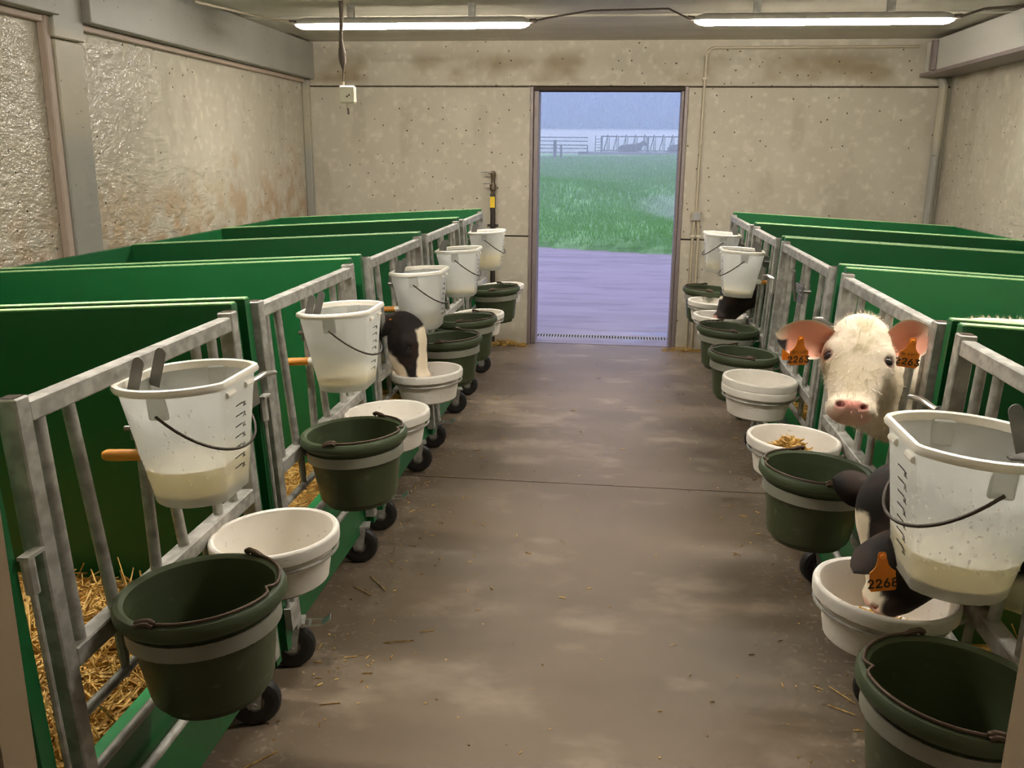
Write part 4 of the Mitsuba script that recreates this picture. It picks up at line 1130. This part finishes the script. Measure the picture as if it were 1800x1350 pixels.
# far right calf behind the milk bucket
Hd = head_frame((0.635, 5.33, 0.82), (0.40, 0.25, 0.88), (-0.92, -0.10, 0.3))
Wd = lambda q: Hd[:3, :3] @ np.asarray(q, float) + Hd[:3, 3]
wd = lambda p, h, k: ss(0.040, 0.03, np.abs(h[:, 0]) + 0.02 * k) * ss(-0.02, -0.04, h[:, 1]) * ss(-0.08, -0.1, -0.14 - h[:, 1]) * ss(-0.06, -0.04, h[:, 2])
calf('black_calf', 'black calf with a white spot on its face behind a milk bucket on the right', Hd,
     [(np.array([0.76, 5.30, 0.83]), 0.082), (np.array([0.86, 5.295, 0.84]), 0.08), (np.array([0.98, 5.25, 0.85]), 0.12), (np.array([1.2, 5.15, 0.86]), 0.16)],
     [(np.array([1.2, 5.15, 0.85]), np.array([1.9, 5.15, 0.85]), 0.18, 0.19), (np.array([1.2, 5.06, 0.7]), np.array([1.2, 5.06, 0.42]), 0.05, 0.035), (np.array([1.2, 5.24, 0.7]), np.array([1.2, 5.24, 0.42]), 0.05, 0.035),
      (np.array([1.9, 5.06, 0.7]), np.array([1.9, 5.06, 0.42]), 0.06, 0.035), (np.array([1.9, 5.24, 0.7]), np.array([1.9, 5.24, 0.42]), 0.06, 0.035)], holstein(wd), 0.008,
     ((Wd((0.055, 0.07, -0.09)), np.array([0.62, 5.18, 0.84]), (-0.7, -0.6, 0), 0.045, 0.008), (Wd((-0.055, 0.07, -0.09)), np.array([0.66, 5.5, 0.93]), (-0.8, 0.1, 0), 0.045, 0.008)))

# ------------------------------------------------------------------ outside
def ground_z(x, y):
    x, y = np.asarray(x, float), np.asarray(y, float)
    e = 15.4 + 0.35 * np.clip(-x, -6, 30) * 0.9 + 0.04 * x * x * (x < 0)
    s = np.clip(y - e, 0, None)
    z = 0.035 * np.clip(s, 0, 44) + 0.12 * ss(0, 0.6, s) + 0.10 * nfbm(np.stack([x * 0.25, y * 0.25, 0 * x], -1), 3)
    hollow = np.exp(-((x - 2.1) / 1.7) ** 2 - ((y - 23.5) / 3.2) ** 2)
    bank = np.exp(-((x + 2.0) / 3.5) ** 2 - ((y - 24.5) / 3.0) ** 2)
    return np.where(s > 0, z - 1.0 * hollow + 0.45 * bank, -0.02), s


def terr(a, b):
    x = -40 + 80 * a; y = 13.0 + 110 * b ** 2
    z, s = ground_z(x, y)
    return x, y, z - 0.01 - 0.2 * (s <= 0)


struct('yard', box(-40, 40, 7.86, 24, -0.3, -0.002), 'yard_concrete', label='damp concrete yard outside the doorway')
struct('field', grid(161, 181, terr), 'grass_ground', label='grass field outside, rising into the mist')
n = 80000
gx = rng.uniform(-7.5, 7.5, n); gy = 14.6 + 40 * rng.random(n) ** 1.7
gz, gs = ground_z(gx, gy)
ok = (gs > 0.02)
gx, gy, gz = gx[ok], gy[ok], gz[ok]; n = len(gx)
hh = 0.06 + 0.12 * rng.random(n) * (0.4 + 1.3 * nnoise(np.stack([gx * 0.7, gy * 0.5, 0 * gx], 1))); a = rng.random(n) * 6.28; wd_ = 0.006 + 0.005 * (gy - 14) / 6
lean = 0.05 * rng.normal(0, 1, (n, 2))
P0 = np.stack([gx - wd_ * np.cos(a), gy - wd_ * np.sin(a), gz - 0.02], 1); P1 = np.stack([gx + wd_ * np.cos(a), gy + wd_ * np.sin(a), gz - 0.02], 1); P2 = np.stack([gx + lean[:, 0], gy + lean[:, 1], gz + hh], 1)
whole('grass', (np.stack([P0, P1, P2], 1).reshape(-1, 3), np.arange(3 * n).reshape(-1, 3)), 'grass_blade', 'tall green grass along the edge of the yard', 'grass', None, 'stuff')
t = thing('drain_grate', 'metal drain grate across the threshold of the doorway', 'drain')
part(t, 'channel', box(-0.72, 0.60, 7.885, 8.02, -0.05, -0.0005), 'joint_dark')
sl = np.arange(-0.70, 0.59, 0.026)
for x in sl:
    part(t, 'slat', box(x, x + 0.011, 7.89, 8.015, -0.03, 0.004), 'box_grey')
part(t, 'rim', cat(box(-0.72, 0.60, 7.878, 7.889, -0.03, 0.005), box(-0.72, 0.60, 8.016, 8.027, -0.03, 0.005)), 'box_grey')


def ray(px, py):
    return ((px - 900) * _r2 - (py - 675) * _u2) / F_PX + _fw


def at(px, py, Y):
    d = ray(px, py); return CAM + d * (Y / d[1])


Y1 = 60.0
zt, zb = at(1100, 240, Y1)[2], at(1100, 265, Y1)[2]
xl, xr = at(1058, 250, Y1)[0], at(1200, 250, Y1)[0] + 7
t = thing('feed_fence', 'slanted bar feed fence standing in the mist across the field', 'fence')
for z in (zt, zb):
    part(t, 'rail', tube((xl, Y1, z), (xr, Y1, z), 0.045, 6), 'far_timber')
sp = (at(1139, 250, Y1)[0] - xl) / 5.0
k = 0
x = xl
while x < xr - 0.5:
    part(t, 'slanted_bar', tube((x + 0.15, Y1, zb), (x + 0.15 + sp * 0.4, Y1, zt + 0.12), 0.035, 6), 'far_timber')
    part(t, 'bar', tube((x + sp * 0.62, Y1, zb), (x + sp * 0.62, Y1, zt), 0.025, 6), 'far_timber')
    part(t, 'bar', tube((x + sp * 0.80, Y1, zb), (x + sp * 0.80, Y1, zt), 0.025, 6), 'far_timber')
    if k % 5 == 0:
        part(t, 'post', box(x - 0.06, x + 0.06, Y1 - 0.06, Y1 + 0.06, zb - 0.6, zt + 0.03), 'far_timber')
    x += sp; k += 1
zk = at(1100, 267, Y1)[2]
whole('feed_kerb', box(at(1017, 270, Y1)[0], xr, Y1 - 0.9, Y1 - 0.4, zk - 1.2, zk, 0.02), 'far_concrete', 'low concrete kerb under the far feed fence', 'kerb')
Y2 = 52.0
t = thing('field_gate', 'five bar metal field gate standing in the mist left of the feed fence', 'gate')
xa, xb = at(945, 250, Y2)[0] - 3.5, at(1033, 250, Y2)[0]
zz = [at(1000, y_, Y2)[2] for y_ in (241.5, 248, 255, 261, 268)]
for z in zz:
    part(t, 'rail', tube((xa, Y2, z), (xb, Y2, z), 0.03, 6), 'far_timber')
for x in (xb, xa):
    part(t, 'upright', tube((x, Y2, zz[2]), (x, Y2, zz[4]), 0.03, 6), 'far_timber')
for px_, y0_, y1_, w_, lab in ((976, 246, 274, 0.085, 'tall fence post beside the far field gate'), (986.5, 254, 274, 0.05, 'short fence post beside the far field gate')):
    a_, b_ = at(px_, y0_, Y2 - 0.3), at(px_, y1_, Y2 - 0.3)
    whole('fence_post', box(a_[0] - w_, a_[0] + w_, Y2 - 0.4, Y2 - 0.2, b_[2] - 0.8, a_[2], 0.01), 'far_timber', lab, 'post')
t = thing('ladder', 'small ladder leaning at the end of the far feed fence', 'ladder')
x0_ = at(1050, 250, Y1)[0]
for x in (x0_ - 0.12, x0_ + 0.25):
    part(t, 'rail', tube((x, Y1 - 0.2, zb - 0.3), (x, Y1 - 0.2, zt + 0.05), 0.025, 6), 'far_timber')
for z in np.linspace(zb, zt, 6)[:-1]:
    part(t, 'rung', tube((x0_ - 0.12, Y1 - 0.2, z), (x0_ + 0.25, Y1 - 0.2, z), 0.02, 6), 'far_timber')


def cow(px, lab, s=1.0, flip=1):
    c = at(px, 259, Y1 + 1.3); c = np.array([c[0], Y1 + 1.3, c[2]])
    f = flip
    def fn(p):
        q = (p - c) / s; q = np.stack([q[:, 0] * f, q[:, 1], q[:, 2]], 1)
        d = [seg(q, (-0.65, 0, -0.15), (0.35, 0, 0.0), 0.30, 0.26), seg(q, (0.4, 0, 0.05), (0.72, 0, 0.28), 0.2, 0.13), seg(q, (0.70, 0, 0.30), (1.0, 0, 0.12), 0.12, 0.07),
             seg(q, (0.68, -0.1, 0.38), (0.70, -0.22, 0.42), 0.04, 0.02), seg(q, (0.68, 0.1, 0.38), (0.70, 0.22, 0.42), 0.04, 0.02),
             *[seg(q, (x, y, -0.3), (x, y, -0.95), 0.09, 0.05) for x in (-0.7, 0.3) for y in (-0.15, 0.15)], seg(q, (-0.95, 0, -0.05), (-1.0, 0, -0.6), 0.03, 0.02)]
        return smin(d, 0.08)
    m = surface_net(fn, c + np.array([-1.3, -0.5, -1.15]) * s, c + np.array([1.3, 0.5, 0.6]) * s, 0.04)
    whole('cow', m, 'far_cow', lab, 'cow', None, None, True)


cow(1112, 'dark cow behind the middle of the far feed fence')
cow(1200, 'dark cow behind the feed fence at the doorway edge')


def tree(x, y, r, h, lab, seed):
    rg = np.random.default_rng(seed)
    z0 = float(ground_z(np.array([x]), np.array([y]))[0][0])
    t = thing('tree', lab, 'tree', 'hazy trees beyond the field')
    part(t, 'trunk', sweep([(x, y, z0 - 0.3), (x + 0.1, y, z0 + h * 0.35), (x, y, z0 + h * 0.7)], [0.35, 0.25, 0.1], 8), 'bark', 40)
    n = 700
    cen = rg.normal(0, 1, (16, 3)); cen /= np.linalg.norm(cen, axis=1, keepdims=True)
    cen = cen * np.array([r * 0.62, r * 0.62, h * 0.30]) * rg.random((16, 1)) ** 0.4 + [x, y, z0 + h * 0.54]
    which = rg.integers(0, 16, n)
    d = rg.normal(0, 1, (n, 3)); d /= np.linalg.norm(d, axis=1, keepdims=True)
    P = cen[which] + d * (rg.random(n) ** 0.5)[:, None] * np.array([r * 0.45, r * 0.45, h * 0.22])
    P[:, 2] = np.maximum(P[:, 2], z0 + 0.2)
    s_ = 0.42 + 0.4 * rg.random(n)
    a = rg.normal(0, 1, (n, 3)); a /= np.linalg.norm(a, axis=1, keepdims=True)
    b = np.cross(a, rg.normal(0, 1, (n, 3))); b /= np.linalg.norm(b, axis=1, keepdims=True)
    v = np.stack([P - a * s_[:, None], P - b * s_[:, None] * 0.6, P + a * s_[:, None], P + b * s_[:, None] * 0.6], 1).reshape(-1, 3)
    f = tris(np.arange(4 * n).reshape(-1, 4))
    import trimesh
    ic = trimesh.creation.icosphere(3)
    bv = np.array(ic.vertices); lump = 0.62 + 0.75 * nfbm(bv * 1.6 + seed, 4)
    bv = bv * lump[:, None] * [r * 0.98, r * 0.98, h * 0.46] + [x, y, z0 + h * 0.52]
    bv[:, 2] = np.maximum(bv[:, 2], z0 + 0.1)
    part(t, 'crown', cat((bv, np.array(ic.faces)), (v, f)), 'leaf_dark')


k = 0
for rowy, off, rn in ((103, 0, 'front'), (112, 3.2, 'middle'), (123, 1.0, 'back')):
    for j, x in enumerate(np.arange(-34 + off, 36, 6.8)):
        tree(x, rowy + 1.2 * math.sin(x), 2.95 + 0.2 * math.sin(3 * x), 13.5 + 2.2 * math.sin(1.7 * x + rowy) + (rowy - 103) * 0.12, 'misty dark tree in the belt of trees beyond the field', 100 + k)
        k += 1
# low morning mist over the field, and a thicker bank in front of the trees
AIR = {'haze': (0.014, (0.90, 0.95, 1.0)), 'bank': (0.25, (0.995, 0.995, 1.0)), 'wood': (0.20, (0.72, 0.85, 1.0)), 'hollow': (0.07, (0.98, 0.99, 1.0))}
for k_, (sg, al) in AIR.items():
    scene['air_' + k_] = {'type': 'homogeneous', 'albedo': {'type': 'rgb', 'value': list(al)}, 'sigma_t': sg, 'phase': {'type': 'isotropic'}}
hm = lathe([(1e-3, -1.0), (0.5, -0.87), (0.87, -0.5), (1.0, 0.0), (0.87, 0.5), (0.5, 0.87), (1e-3, 1.0)], 24)
hm = (hm[0] * [2.4, 4.2, 0.7] + [2.1, 23.8, 0.0], hm[1])
for nm, bx, air, lab in (('haze', box(-60, 60, 12.0, 70, -1.5, 26), 'haze', 'thin blue morning haze over the field'),
                         ('mist', box(-60, 60, 71, 90, -1.0, 3.6), 'bank', 'white mist bank lying before the trees'),
                         ('mist', box(-60, 60, 90.5, 136, -1.0, 28), 'wood', 'blue haze among the trees'),
                         ('mist', hm, 'hollow', 'pale mist lying in the hollow of the field')):
    key = whole(nm, bx, None, lab, 'mist', None, 'stuff')
    scene[key]['bsdf'] = {'type': 'null'}
    scene[key]['interior'] = {'type': 'ref', 'id': 'air_' + air}
    if air == 'hollow':
        scene[key]['exterior'] = {'type': 'ref', 'id': 'air_haze'}
